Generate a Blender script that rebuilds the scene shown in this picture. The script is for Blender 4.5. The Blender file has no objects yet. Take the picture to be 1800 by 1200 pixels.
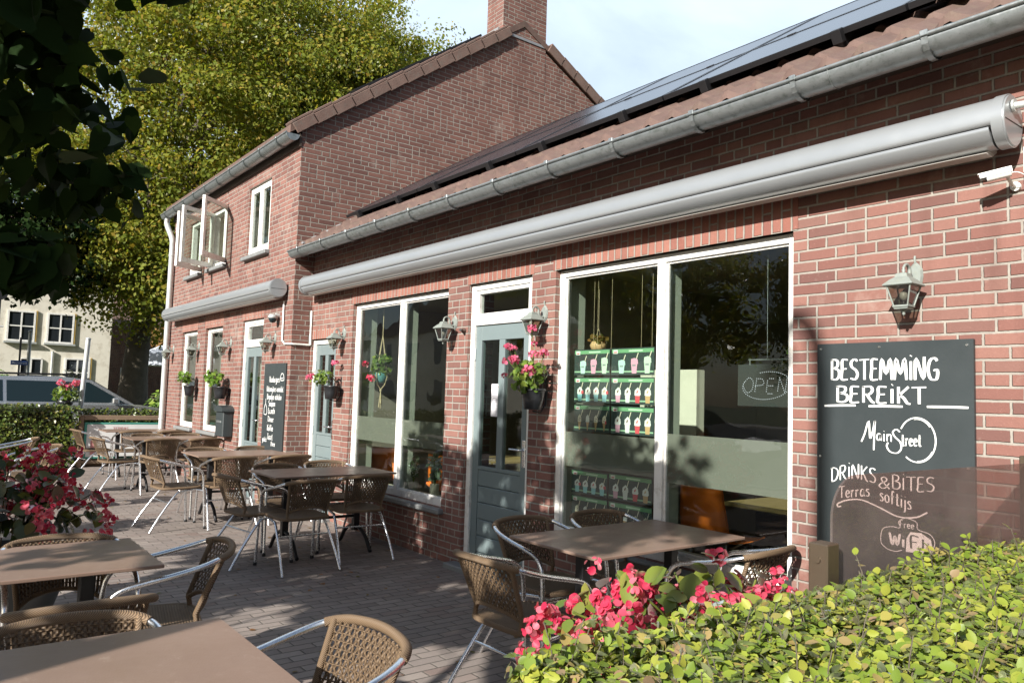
import bpy, math, random
import numpy as np
from mathutils import Vector, Matrix
random.seed(7); RNG = np.random.default_rng(11)
R = math.radians
SC = bpy.context.scene; COL = SC.collection

# ------------------------------------------------------------------ mesh builder
class MB:
    def __init__(s): s.v = []; s.f = []; s.m = []; s.s = []
    def add(s, vs, fs, m=0, smooth=False):
        o = len(s.v); s.v += [tuple(p) for p in vs]
        for f in fs: s.f.append([i + o for i in f]); s.m.append(m); s.s.append(smooth)
    def quad(s, a, b, c, d, m=0): s.add([a, b, c, d], [[0, 1, 2, 3]], m)
    def box(s, x0, x1, y0, y1, z0, z1, m=0, M=None):
        vs = [(x, y, z) for z in (z0, z1) for y in (y0, y1) for x in (x0, x1)]
        if M is not None: vs = [M @ Vector(p) for p in vs]
        s.add(vs, [[0, 2, 3, 1], [4, 5, 7, 6], [0, 1, 5, 4], [2, 6, 7, 3], [0, 4, 6, 2], [1, 3, 7, 5]], m)
    def bevbox(s, x0, x1, y0, y1, z0, z1, b=.004, m=0, M=None):
        xs, ys, zs = (x0, x1), (y0, y1), (z0, z1); vs = []; idx = {}
        for i in (0, 1):
            for j in (0, 1):
                for k in (0, 1):
                    sx, sy, sz = (b if i == 0 else -b), (b if j == 0 else -b), (b if k == 0 else -b)
                    for ax in range(3):
                        p = [xs[i] + sx, ys[j] + sy, zs[k] + sz]; p[ax] = (xs[i], ys[j], zs[k])[ax]
                        idx[(i, j, k, ax)] = len(vs); vs.append(p)
        fs = []
        g = lambda *a: idx[a]
        for k in (0, 1):
            q = [g(0, 0, k, 2), g(1, 0, k, 2), g(1, 1, k, 2), g(0, 1, k, 2)]; fs.append(q if k else q[::-1])
            q = [g(k, 0, 0, 0), g(k, 1, 0, 0), g(k, 1, 1, 0), g(k, 0, 1, 0)]; fs.append(q if k else q[::-1])
            q = [g(0, k, 0, 1), g(0, k, 1, 1), g(1, k, 1, 1), g(1, k, 0, 1)]; fs.append(q if k else q[::-1])
        for i in (0, 1):
            for j in (0, 1):
                fs.append([g(i, j, 0, 0), g(i, j, 1, 0), g(i, j, 1, 1), g(i, j, 0, 1)])
                fs.append([g(i, 0, j, 0), g(i, 1, j, 0), g(i, 1, j, 2), g(i, 0, j, 2)])
                fs.append([g(0, i, j, 1), g(1, i, j, 1), g(1, i, j, 2), g(0, i, j, 2)])
        for i in (0, 1):
            for j in (0, 1):
                for k in (0, 1): fs.append([g(i, j, k, 0), g(i, j, k, 1), g(i, j, k, 2)])
        if M is not None: vs = [M @ Vector(p) for p in vs]
        c = sum((Vector(p) for p in vs), Vector()) / len(vs)
        out = []
        for f in fs:
            a, bb, cc = (Vector(vs[f[t]]) for t in (0, 1, 2)); n = (bb - a).cross(cc - a)
            fc = sum((Vector(vs[t]) for t in f), Vector()) / len(f)
            out.append(f if n.dot(fc - c) > 0 else f[::-1])
        s.add(vs, out, m)
    def tube(s, pts, r, n=8, m=0, caps=True, smooth=True):
        pts = [Vector(p) for p in pts]; N = len(pts)
        rs = r if isinstance(r, (list, tuple)) else [r] * N
        rings = []; up = None
        for i in range(N):
            t = (pts[min(i + 1, N - 1)] - pts[max(i - 1, 0)])
            if t.length < 1e-9: t = Vector((0, 0, 1))
            t.normalize()
            if up is None:
                up = Vector((0, 0, 1)) if abs(t.z) < .9 else Vector((1, 0, 0))
            u = up - t * up.dot(t)
            if u.length < 1e-6: u = t.orthogonal()
            u.normalize(); w = t.cross(u); up = u
            rings.append([pts[i] + (u * math.cos(2 * math.pi * k / n) + w * math.sin(2 * math.pi * k / n)) * rs[i] for k in range(n)])
        vs = [p for rg in rings for p in rg]; fs = []
        for i in range(N - 1):
            for k in range(n):
                a = i * n + k; b = i * n + (k + 1) % n
                fs.append([a, b, b + n, a + n])
        s.add(vs, fs, m, smooth)
        if caps:
            s.add(rings[0], [list(range(n))[::-1]], m); s.add(rings[-1], [list(range(n))], m)
    def lathe(s, prof, c=(0, 0, 0), n=16, m=0, smooth=True, sx=1, sy=1):
        vs = []; fs = []
        for r, z in prof:
            for k in range(n):
                a = 2 * math.pi * (k + .5) / n; vs.append((c[0] + r * sx * math.cos(a), c[1] + r * sy * math.sin(a), c[2] + z))
        for i in range(len(prof) - 1):
            for k in range(n):
                a = i * n + k; b = i * n + (k + 1) % n; fs.append([a, b, b + n, a + n])
        fs.append(list(range(n))[::-1]); fs.append([(len(prof) - 1) * n + k for k in range(n)])
        s.add(vs, fs, m, smooth)
    def extrude_x(s, prof, x0, x1, m=0, smooth=True, caps=True):
        """closed (y,z) profile extruded along x"""
        n = len(prof); vs = [(x0, y, z) for y, z in prof] + [(x1, y, z) for y, z in prof]
        s.add(vs, [[i, (i + 1) % n, (i + 1) % n + n, i + n] for i in range(n)], m, smooth)
        if caps:
            s.add([(x0, y, z) for y, z in prof], [list(range(n))[::-1]], m); s.add([(x1, y, z) for y, z in prof], [list(range(n))], m)
    def build(s, name, mats, parent=None, loc=None):
        me = bpy.data.meshes.new(name); me.from_pydata(s.v, [], s.f)
        if not isinstance(mats, (list, tuple)): mats = [mats]
        for mt in mats: me.materials.append(mt)
        me.polygons.foreach_set('material_index', s.m); me.polygons.foreach_set('use_smooth', s.s)
        me.update()
        return link(name, me, parent, loc)

def link(name, me, parent=None, loc=None):
    o = bpy.data.objects.new(name, me); COL.objects.link(o)
    if parent is not None: o.parent = parent
    if loc is not None: o.location = loc
    return o
def tag(o, label, cat=None, group=None, kind=None):
    o['label'] = label
    if cat: o['category'] = cat
    if group: o['group'] = group
    if kind: o['kind'] = kind
    return o
def thing(name, label, cat, loc=(0, 0, 0), rz=0, group=None):
    o = bpy.data.objects.new(name, None); COL.objects.link(o)
    o.location = loc; o.rotation_euler = (0, 0, rz); o.empty_display_size = .1
    return tag(o, label, cat, group)
def kids(o): return [c for c in bpy.data.objects if c.parent == o]
def copy_tree(o, parent=None):
    c = o.copy(); COL.objects.link(c)
    if parent is not None: c.parent = parent
    for ch in kids(o): copy_tree(ch, c)
    return c
def clone(proto, loc, rz, label, group=None):
    c = copy_tree(proto); c.location = loc; c.rotation_euler = (0, 0, rz); c['label'] = label
    if group: c['group'] = group
    return c
def smooth_path(P, k=6):
    P = [Vector(p) for p in P]; out = []
    Q = [P[0] * 2 - P[1]] + P + [P[-1] * 2 - P[-2]]
    for i in range(1, len(Q) - 2):
        for j in range(k):
            t = j / k; a, b, c, d = Q[i - 1], Q[i], Q[i + 1], Q[i + 2]
            out.append(.5 * ((2 * b) + (c - a) * t + (2 * a - 5 * b + 4 * c - d) * t * t + (3 * b - a - 3 * c + d) * t ** 3))
    out.append(P[-1]); return out

# ------------------------------------------------------------------ materials
class NT:
    def __init__(s, name):
        s.m = bpy.data.materials.new(name); s.m.use_nodes = True; s.t = s.m.node_tree; s.t.nodes.clear()
        s.out = s.n('ShaderNodeOutputMaterial')
    def n(s, t, **kw):
        x = s.t.nodes.new(t)
        for k, v in kw.items(): setattr(x, k, v)
        return x
    def l(s, a, b): s.t.links.new(a, b)
    def val(s, sock, v):
        if hasattr(v, 'is_output') or isinstance(v, bpy.types.NodeSocket): s.l(v, sock)
        else: sock.default_value = v
    def math(s, op, a, b=0., c=None, clamp=False):
        x = s.n('ShaderNodeMath', operation=op, use_clamp=clamp); s.val(x.inputs[0], a); s.val(x.inputs[1], b)
        if c is not None: s.val(x.inputs[2], c)
        return x.outputs[0]
    def mix(s, f, a, b, bt='MIX'):
        x = s.n('ShaderNodeMix', data_type='RGBA', blend_type=bt); s.val(x.inputs[0], f)
        s.val(x.inputs[6], a if not isinstance(a, tuple) else a + (1,) * (4 - len(a))); s.val(x.inputs[7], b if not isinstance(b, tuple) else b + (1,) * (4 - len(b)))
        return x.outputs[2]
    def ramp(s, f, stops, interp='LINEAR'):
        x = s.n('ShaderNodeValToRGB'); x.color_ramp.interpolation = interp
        while len(x.color_ramp.elements) < len(stops): x.color_ramp.elements.new(.5)
        for e, (p, c) in zip(x.color_ramp.elements, stops): e.position = p; e.color = tuple(c) + (1,) * (4 - len(c))
        s.l(f, x.inputs[0]); return x.outputs[0]
    def noise(s, sc, det=4, vec=None, rough=.55, dist=0):
        x = s.n('ShaderNodeTexNoise'); x.inputs['Scale'].default_value = sc; x.inputs['Detail'].default_value = det
        x.inputs['Roughness'].default_value = rough; x.inputs['Distortion'].default_value = dist
        s.l(vec if vec is not None else s.coord(), x.inputs['Vector']); return x.outputs[0]
    def coord(s):
        if not hasattr(s, '_c'): s._c = s.n('ShaderNodeTexCoord').outputs['Object']
        return s._c
    def pos(s):
        if not hasattr(s, '_g'): s._g = s.n('ShaderNodeNewGeometry')
        return s._g.outputs['Position']
    def xyz(s, v):
        x = s.n('ShaderNodeSeparateXYZ'); s.l(v, x.inputs[0]); return x.outputs
    def vec(s, a, b=0., c=0.):
        x = s.n('ShaderNodeCombineXYZ')
        for i, q in enumerate((a, b, c)): s.val(x.inputs[i], q)
        return x.outputs[0]
    def bump(s, h, dist=.01, strength=1., normal=None):
        x = s.n('ShaderNodeBump'); x.inputs['Distance'].default_value = dist; x.inputs['Strength'].default_value = strength
        s.l(h, x.inputs['Height'])
        if normal is not None: s.l(normal, x.inputs['Normal'])
        return x.outputs[0]
    def pbr(s, base, rough=.5, metal=0., normal=None, spec=None, coat=0):
        x = s.n('ShaderNodeBsdfPrincipled'); s.val(x.inputs['Base Color'], base if not isinstance(base, tuple) else base + (1,) * (4 - len(base)))
        s.val(x.inputs['Roughness'], rough); s.val(x.inputs['Metallic'], metal)
        if normal is not None: s.l(normal, x.inputs['Normal'])
        if spec is not None: x.inputs['Specular IOR Level'].default_value = spec
        if coat: x.inputs['Coat Weight'].default_value = coat; x.inputs['Coat Roughness'].default_value = .08
        s.l(x.outputs[0], s.out.inputs[0]); s.p = x; return s.m

def plain(name, col, rough=.5, metal=0., var=.12, scale=6, bump=.0, bscale=60, spec=None, dirt=None, coat=0):
    t = NT(name); c = t.pos(); nz = t.noise(scale, 5, c)
    b = t.mix(nz, tuple(x * (1 - var) for x in col), tuple(min(1, x * (1 + var)) for x in col))
    if dirt: b = t.mix(t.ramp(t.noise(scale * 2.3, 6, c, .7), [(.5, (0, 0, 0)), (.72, (1, 1, 1))]), b, dirt)
    rr = t.math('ADD', t.math('MULTIPLY', t.noise(scale * 3, 3, c), .2), rough - .1, clamp=True)
    nr = t.bump(t.noise(bscale, 4, c), bump) if bump else None
    return t.pbr(b, rr, metal, nr, spec, coat)

def brick(name, bw=.22, bh=.0625, mor=.011, cols=((.185, .083, .069), (.25, .12, .098), (.295, .152, .122), (.22, .12, .10), (.142, .07, .062)), mcol=(.35, .325, .285), swap=False, plane='wall', depth=.006, rowoff='rand', rough=.85, stain=True):
    t = NT(name); x, y, z = t.xyz(t.pos())[:3]
    if plane == 'wall': u, v = t.math('ADD', x, y), z
    elif plane == 'floor': u, v = y, x
    elif plane == 'floorx': u, v = x, y
    if swap: u, v = v, u
    wob = t.noise(7, 3, t.pos()); wob2 = t.noise(45, 3, t.pos())
    v = t.math('ADD', v, t.math('MULTIPLY', t.math('SUBTRACT', wob, .5), .006 if plane == 'wall' else .012))
    u = t.math('ADD', u, t.math('MULTIPLY', t.math('SUBTRACT', wob2, .5), .006))
    v = t.math('ADD', v, t.math('MULTIPLY', t.math('SUBTRACT', wob2, .5), .004))
    rv = t.math('DIVIDE', v, bh); row = t.math('FLOOR', rv)
    wn = t.n('ShaderNodeTexWhiteNoise', noise_dimensions='1D'); t.l(row, wn.inputs['W'])
    if rowoff == 'rand': off = t.math('ADD', t.math('MULTIPLY', t.math('MODULO', t.math('ABSOLUTE', row), 2), .5), t.math('MULTIPLY', t.math('FLOOR', t.math('MULTIPLY', wn.outputs[0], 2)), .25))
    else: off = t.math('MULTIPLY', t.math('MODULO', t.math('ABSOLUTE', row), 2), .5)
    ru = t.math('ADD', t.math('DIVIDE', u, bw), off); col = t.math('FLOOR', ru)
    fu = t.math('FRACT', ru); fv = t.math('FRACT', rv)
    if rowoff == 'rand':      # some stretchers become two headers
        wh = t.n('ShaderNodeTexWhiteNoise', noise_dimensions='3D'); t.l(t.vec(row, col, 7.7), wh.inputs['Vector'])
        hd = t.math('GREATER_THAN', wh.outputs[0], .72)
        fu2 = t.math('FRACT', t.math('MULTIPLY', fu, 2)); half = t.math('MULTIPLY', t.math('FLOOR', t.math('MULTIPLY', fu, 2)), hd)
        w_here = t.math('SUBTRACT', bw, t.math('MULTIPLY', hd, bw / 2))
        fum = t.math('ADD', t.math('MULTIPLY', fu2, hd), t.math('MULTIPLY', fu, t.math('SUBTRACT', 1, hd)))
    else: half = 0.; w_here = bw; fum = fu
    du = t.math('MULTIPLY', t.math('MINIMUM', fum, t.math('SUBTRACT', 1, fum)), w_here)
    dv = t.math('MULTIPLY', t.math('MINIMUM', fv, t.math('SUBTRACT', 1, fv)), bh)
    d = t.math('SUBTRACT', t.math('MINIMUM', du, dv), mor / 2)
    fac = t.n('ShaderNodeMapRange', interpolation_type='SMOOTHSTEP'); t.l(d, fac.inputs[0]); fac.inputs[1].default_value = -.0015; fac.inputs[2].default_value = .0025
    fac = fac.outputs[0]
    wb = t.n('ShaderNodeTexWhiteNoise', noise_dimensions='3D'); t.l(t.vec(row, col, half), wb.inputs['Vector'])
    st = [(i / (len(cols) - 1), c) for i, c in enumerate(cols)]
    bc = t.ramp(wb.outputs[0], st)
    bc = t.mix(t.math('MULTIPLY', t.noise(38, 5, t.pos(), .7), .55), bc, tuple(c * .62 for c in cols[1]))
    bc = t.mix(t.ramp(t.noise(90, 3, t.pos()), [(.62, (0, 0, 0)), (.75, (.5, .5, .5))]), bc, tuple(min(1, c * 1.35 + .05) for c in cols[1]))
    mc = t.mix(t.noise(25, 5, t.pos()), tuple(c * .7 for c in mcol), tuple(min(1, c * 1.15) for c in mcol))
    base = t.mix(fac, mc, bc)
    if stain: base = t.mix(t.math('MULTIPLY', t.ramp(t.noise(1.1, 6, t.pos(), .65), [(.45, (0, 0, 0)), (.75, (1, 1, 1))]), .35), base, tuple(c * .5 for c in cols[1]))
    if plane == 'wall':
        stv = t.noise(1.0, 6, t.vec(t.math('MULTIPLY', t.math('ADD', x, y), 5.), t.math('MULTIPLY', z, .55), 0.), .7)
        base = t.mix(t.math('MULTIPLY', t.ramp(stv, [(.50, (0, 0, 0)), (.70, (1, 1, 1))]), .38), base, tuple(c * .45 for c in cols[1]))
        base = t.mix(t.math('MULTIPLY', t.ramp(t.noise(2.3, 6, t.pos(), .7), [(.58, (0, 0, 0)), (.74, (1, 1, 1))]), .30), base, (.52, .46, .40))
    h = t.math('ADD', fac, t.math('MULTIPLY', t.noise(140, 4, t.pos()), .25))
    h = t.math('ADD', h, t.math('MULTIPLY', wb.outputs[0], .25))
    return t.pbr(base, rough, 0, t.bump(h, depth), .3)

def leafmat(name, stops, trans=.35, gloss=.1, rough=.45):
    t = NT(name); g = t.n('ShaderNodeNewGeometry'); c = t.ramp(g.outputs['Random Per Island'], stops)
    c = t.mix(t.math('MULTIPLY', t.noise(1.3, 3, t.pos()), .5), c, tuple(x * .7 for x in stops[0][1]))
    d = t.n('ShaderNodeBsdfDiffuse'); t.l(c, d.inputs[0]); tr = t.n('ShaderNodeBsdfTranslucent')
    t.l(t.mix(1, c, (1.0, 1.0, .45), 'MULTIPLY'), tr.inputs[0])
    m = t.n('ShaderNodeMixShader'); m.inputs[0].default_value = trans; t.l(d.outputs[0], m.inputs[1]); t.l(tr.outputs[0], m.inputs[2])
    gl = t.n('ShaderNodeBsdfGlossy'); gl.inputs['Roughness'].default_value = rough; gl.inputs[0].default_value = (1, 1, 1, 1)
    m2 = t.n('ShaderNodeMixShader'); fr = t.n('ShaderNodeFresnel'); fr.inputs[0].default_value = 1.4
    t.l(t.math('MULTIPLY', fr.outputs[0], gloss * 10, clamp=True), m2.inputs[0]); t.l(m.outputs[0], m2.inputs[1]); t.l(gl.outputs[0], m2.inputs[2])
    t.l(m2.outputs[0], t.out.inputs[0]); return t.m

def glass(name, tint=(.86, .90, .87), ior=1.5, boost=1.0, dust=0):
    t = NT(name); tr = t.n('ShaderNodeBsdfTransparent'); tr.inputs[0].default_value = tint + (1,)
    gl = t.n('ShaderNodeBsdfGlossy'); gl.inputs['Roughness'].default_value = .0; gl.inputs[0].default_value = (.95, .97, 1, 1)
    bp = t.bump(t.noise(1.6, 2, t.pos()), .004); t.l(bp, gl.inputs['Normal'])
    fr = t.n('ShaderNodeFresnel'); fr.inputs[0].default_value = ior; ge = t.n('ShaderNodeNewGeometry')
    m = t.n('ShaderNodeMixShader'); t.l(t.math('MULTIPLY', t.math('MULTIPLY', fr.outputs[0], boost, clamp=True), t.math('SUBTRACT', 1., ge.outputs['Backfacing'])), m.inputs[0]); t.l(tr.outputs[0], m.inputs[1]); t.l(gl.outputs[0], m.inputs[2])
        
    if dust:
        df = t.n('ShaderNodeBsdfDiffuse'); df.inputs[0].default_value = (.42, .36, .34, 1); m3 = t.n('ShaderNodeMixShader'); t.l(t.math('MULTIPLY', t.noise(4, 5, t.pos()), dust), m3.inputs[0]); t.l(m.outputs[0], m3.inputs[1]); t.l(df.outputs[0], m3.inputs[2]); m = m3
    t.l(m.outputs[0], t.out.inputs[0]); return t.m

M = {}
M['brick'] = brick('brick wall')
M['brick_old_dimmed'] = brick('weathered brick dimmed for side light', cols=((.165, .082, .069), (.215, .105, .085), (.255, .13, .105), (.135, .068, .06)), mcol=(.31, .285, .25))  # weathered tone, with the gable's dim side light also put into the colour
M['soldier'] = brick('soldier course brick', bw=.25, bh=.0635, swap=True, rowoff='half', cols=((.25, .10, .077), (.33, .145, .11), (.36, .17, .13), (.22, .09, .074)))
M['pavers'] = brick('clay pavers', bw=.21, bh=.085, mor=.007, plane='floor', rowoff='half', depth=.006, rough=.7,
    cols=((.22, .185, .165), (.31, .262, .232), (.265, .226, .205), (.355, .305, .27), (.235, .172, .15)), mcol=(.15, .135, .115))
M['white'] = plain('white paint', (.80, .80, .77), .35, var=.05, dirt=(.55, .53, .47), bump=.0006)
M['grey_paint'] = plain('grey blue door paint', (.17, .215, .22), .35, var=.06, bump=.0006)
M['pale_frame'] = plain('pale green grey reveal paint', (.42, .45, .38), .5)
M['zinc'] = plain('zinc gutter', (.36, .39, .395), .42, .75, var=.22, scale=9, bump=.001, dirt=(.20, .23, .21))
M['zinc_light'] = plain('pale zinc pipe', (.55, .58, .57), .45, .4, var=.15)
M['alu'] = plain('polished aluminium', (.84, .86, .88), .27, 1., var=.06, scale=30)
M['awning'] = plain('silver grey powder coat', (.40, .425, .44), .33, .5, var=.05, scale=2.2)
M['bracket'] = plain('aged zinc bracket', (.16, .19, .19), .5, .6)
M['awning_bar'] = plain('pale awning bar', (.47, .45, .42), .5, .1)
M['black'] = plain('black painted iron', (.022, .022, .024), .42, .3)
M['blackplastic'] = plain('black plastic', (.02, .022, .025), .35)
M['board'] = plain('blackboard paint', (.033, .042, .045), .42, var=.25, scale=3, bump=.0004)
M['chalk'] = plain('white board lettering', (.82, .84, .82), .7, var=.08)
M['table'] = None
M['concrete'] = plain('grey sill stone', (.20, .21, .21), .6, var=.25, scale=14, bump=.002)
M['wood'] = plain('aged timber', (.21, .15, .10), .7, var=.3, scale=12, bump=.002)
M['lead'] = plain('lead flashing', (.33, .34, .35), .5, .4, var=.25)
M['tile'] = plain('clay roof tile', (.125, .078, .064), .8, var=.5, scale=5, bump=.003, dirt=(.14, .10, .075))
M['vergetile'] = plain('weathered verge tile', (.165, .105, .085), .8, var=.4, scale=7, bump=.003, dirt=(.16, .13, .11))
M['lantern'] = plain('weathered grey green lantern paint', (.24, .27, .25), .6, .1, var=.25, scale=25, dirt=(.25, .27, .22))
M['glass'] = glass('window glass', boost=1.3)
M['lampglass'] = glass('lantern glass', (.55, .55, .50), 1.5, 2.)
M['eaves'] = plain('dark eaves board', (.055, .04, .03), .7, var=.3)  # near black brown boards under the roof edge
M['screenglass'] = glass('smoked screen glass', (.68, .59, .57), 1.5, 1.6, .3)
M['orange'] = plain('orange moulded seat', (.85, .20, .02), .35)
M['rope'] = plain('macrame rope', (.45, .36, .22), .9, bump=.002)
M['trunk'] = plain('grey brown bark', (.10, .085, .06), .9, var=.5, scale=6, bump=.03, bscale=14)
M['soil'] = plain('dark soil', (.03, .022, .016), .9)
M['terracotta'] = plain('pale stone pot', (.42, .39, .31), .8, var=.2, scale=20, bump=.002)
M['cream'] = plain('cream rendered wall', (.70, .67, .58), .85, var=.10, scale=1.2, bump=.003, dirt=(.50, .46, .37))
M['interior'] = plain('brown interior wall', (.30, .27, .22), .8)
M['interior_pale'] = plain('cream interior wall', (.62, .60, .50), .8)
M['floor_in'] = plain('dark interior floor', (.07, .045, .03), .45, var=.4, scale=8)
M['ceil_in'] = plain('cream ceiling', (.30, .28, .22), .8)
M['winddark'] = plain('dark far window glass', (.02, .025, .03), .06, 0, var=.05, spec=.6)
M['ochre'] = plain('ochre window trim', (.45, .30, .08), .6)

def film_mat():
    t = NT('frosted window film'); tr = t.n('ShaderNodeBsdfTransparent'); tr.inputs[0].default_value = (.7, .72, .66, 1)
    d = t.n('ShaderNodeBsdfDiffuse'); d.inputs[0].default_value = (.52, .51, .46, 1); tl = t.n('ShaderNodeBsdfTranslucent'); tl.inputs[0].default_value = (.3, .3, .26, 1)
    a = t.n('ShaderNodeMixShader'); a.inputs[0].default_value = .5; t.l(d.outputs[0], a.inputs[1]); t.l(tl.outputs[0], a.inputs[2])
    m = t.n('ShaderNodeMixShader'); m.inputs[0].default_value = .62; t.l(tr.outputs[0], m.inputs[1]); t.l(a.outputs[0], m.inputs[2])
    t.l(m.outputs[0], t.out.inputs[0]); return t.m
M['film'] = film_mat()

def table_mat():
    t = NT('brown laminate table top'); c = t.pos(); x, y, z = t.xyz(c)[:3]
    n1 = t.noise(3.5, 6, c, .6); n2 = t.noise(22, 5, t.vec(t.math('MULTIPLY', x, 6), y, z), .6)
    b = t.mix(n1, (.21, .138, .102), (.29, .205, .16)); b = t.mix(t.math('MULTIPLY', n2, .4), b, (.17, .115, .09)); b = t.mix(t.math('MULTIPLY', t.ramp(t.noise(14, 7, c, .75), [(.60, (0, 0, 0)), (.66, (1, 1, 1))]), .25), b, (.42, .34, .28))
    return t.pbr(b, t.math('ADD', t.math('MULTIPLY', t.noise(9, 6, c, .7), .35), .20), 0, t.bump(t.noise(160, 3, c), .0004), .5)
M['table'] = table_mat()

def wicker_mat(name, diag=False, a=(.075, .048, .028), b=(.22, .15, .088)):
    t = NT(name); x, y, z = t.xyz(t.coord())[:3]
    if diag: u = t.math('ADD', x, y); v = t.math('SUBTRACT', x, y); k = 260.
    else: u = x; v = z; k = 330.
    su = t.math('SINE', t.math('MULTIPLY', u, k)); sv = t.math('SINE', t.math('MULTIPLY', v, k))
    h = t.math('MULTIPLY', su, sv); h2 = t.math('ADD', t.math('MULTIPLY', h, .5), .5)
    c = t.mix(h2, a, b); c = t.mix(t.math('MULTIPLY', t.noise(30, 3), .6), c, tuple(q * .7 for q in a))
    return t.pbr(c, .6, 0, t.bump(h2, .004), .35)
M['wicker'] = wicker_mat('woven wicker back')
M['wicker_seat'] = wicker_mat('woven wicker seat', True)
def wrap_mat():
    t = NT('wrapped cane'); x, y, z = t.xyz(t.coord())[:3]
    w = t.math('ADD', t.math('MULTIPLY', t.math('SINE', t.math('MULTIPLY', t.math('ADD', t.math('ADD', x, z), t.math('MULTIPLY', y, .35)), 900.)), .5), .5)
    c = t.mix(w, (.10, .065, .038), (.26, .18, .11)); return t.pbr(c, .55, 0, t.bump(w, .002), .35)
M['wrap'] = wrap_mat()
def solar_mat():
    t = NT('solar cells'); x, y, z = t.xyz(t.coord())[:3]
    gx = t.math('LESS_THAN', t.math('ABSOLUTE', t.math('SUBTRACT', t.math('FRACT', t.math('MULTIPLY', x, 6.0)), .5)), .012)
    gy = t.math('LESS_THAN', t.math('ABSOLUTE', t.math('SUBTRACT', t.math('FRACT', t.math('MULTIPLY', y, 6.0)), .5)), .012)
    c = t.mix(t.math('MAXIMUM', gx, gy), (.012, .014, .022), (.03, .033, .045)); return t.pbr(c, .22, 0, None, .55)
M['solar'] = solar_mat()
def car_mat():
    return plain('silver car paint', (.48, .50, .51), .28, .75, var=.04, coat=1)
M['carpaint'] = car_mat()
M['carglass'] = plain('dark car glass', (.012, .022, .026), .08, 0, var=0, spec=.45)
M['rubber'] = plain('tyre rubber', (.015, .015, .016), .8)
# ------------------------------------------------------------------ walls with openings (faces only where there is a face)
def wall_y(mb, x0, x1, z0, z1, yf, yb, ops, m=0, mr=None, back=True):
    """wall in the xz plane; yf = street face, yb = room face; ops = (x0,x1,z0,z1)"""
    mr = m if mr is None else mr
    xs = sorted({x0, x1} | {o[0] for o in ops} | {o[1] for o in ops}); zs = sorted({z0, z1} | {o[2] for o in ops} | {o[3] for o in ops})
    xs = [x for x in xs if x0 <= x <= x1]; zs = [z for z in zs if z0 <= z <= z1]
    for a, b in zip(xs, xs[1:]):
        for c, d in zip(zs, zs[1:]):
            mx, mz = (a + b) / 2, (c + d) / 2
            if any(o[0] < mx < o[1] and o[2] < mz < o[3] for o in ops): continue
            mb.quad((a, yf, c), (b, yf, c), (b, yf, d), (a, yf, d), m)
            if back: mb.quad((b, yb, c), (a, yb, c), (a, yb, d), (b, yb, d), m)
    for a, b, c, d in ops:
        c2 = max(c, z0)
        mb.quad((a, yf, c2), (a, yf, d), (a, yb, d), (a, yb, c2), mr); mb.quad((b, yb, c2), (b, yb, d), (b, yf, d), (b, yf, c2), mr)
        mb.quad((a, yb, d), (a, yf, d), (b, yf, d), (b, yb, d), mr)
        if c > z0: mb.quad((a, yf, c), (a, yb, c), (b, yb, c), (b, yf, c), mr)
    mb.quad((x0, yb, z0), (x0, yf, z0), (x0, yf, z1), (x0, yb, z1), m); mb.quad((x1, yf, z0), (x1, yb, z0), (x1, yb, z1), (x1, yf, z1), m)
    mb.quad((x0, yf, z1), (x1, yf, z1), (x1, yb, z1), (x0, yb, z1), m)

def frame_rect(mb, x0, x1, z0, z1, y0, y1, w, wb=None, m=0):
    wb = w if wb is None else wb
    mb.bevbox(x0, x0 + w, y0, y1, z0, z1, .003, m); mb.bevbox(x1 - w, x1, y0, y1, z0, z1, .003, m)
    mb.bevbox(x0 + w, x1 - w, y0 + .001, y1, z1 - w, z1, .003, m); mb.bevbox(x0 + w, x1 - w, y0 + .001, y1, z0, z0 + wb, .003, m)

def shop_window(par, x0, x1, z0, z1, yf, mull=None, label=None, w=.055, wb=.07, sill=True, sm='concrete'):
    win = MB(); frame_rect(win, x0, x1, z0, z1, yf + .045, yf + .12, w, wb)
    if mull: win.bevbox(mull - .034, mull + .034, yf + .042, yf + .12, z0 + wb, z1 - w, .003)
    o = win.build('window_frame', M['white'], par)
    if label: o['label'] = label
    # glazing beads
    cells = [(x0 + w, (mull - .034) if mull else x1 - w)] + ([(mull + .034, x1 - w)] if mull else [])
    for a, b in cells:
        bd = MB(); frame_rect(bd, a, b, z0 + wb, z1 - w, yf + .062, yf + .085, .014); bd.build('glazing_bead', M['white'], o)
        p = MB(); p.box(a + .012, b - .012, yf + .072, yf + .078, z0 + wb + .01, z1 - w - .01); p.build('pane', M['glass'], o)
    # inner reveal lining, pale
    rv = MB(); rv.box(x0 - .01, x0 + .02, yf + .125, yf + .30, z0, z1); rv.box(x1 - .02, x1 + .01, yf + .125, yf + .30, z0, z1)
    if mull: rv.box(mull - .02, mull + .02, yf + .125, yf + .23, z0 + wb, z1 - w)
    rv.build('reveal_lining', M['pale_frame'], o)
    if sill:
        s = MB(); s.bevbox(x0 - .04, x1 + .04, yf - .06, yf + .043, z0 - .055, z0 - .002, .012); s.build('window_sill', M[sm], o)
        b = MB(); b.box(x0, x1, yf + .13, yf + .42, z0 - .05, z0 + .012); b.build('inner_ledge', M['interior_pale'], o)
    return o

def soldier(mb, x0, x1, z0, z1, yf): mb.box(x0 - .03, x1 + .03, yf - .004, yf + .06, z0, z1, 0)

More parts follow.
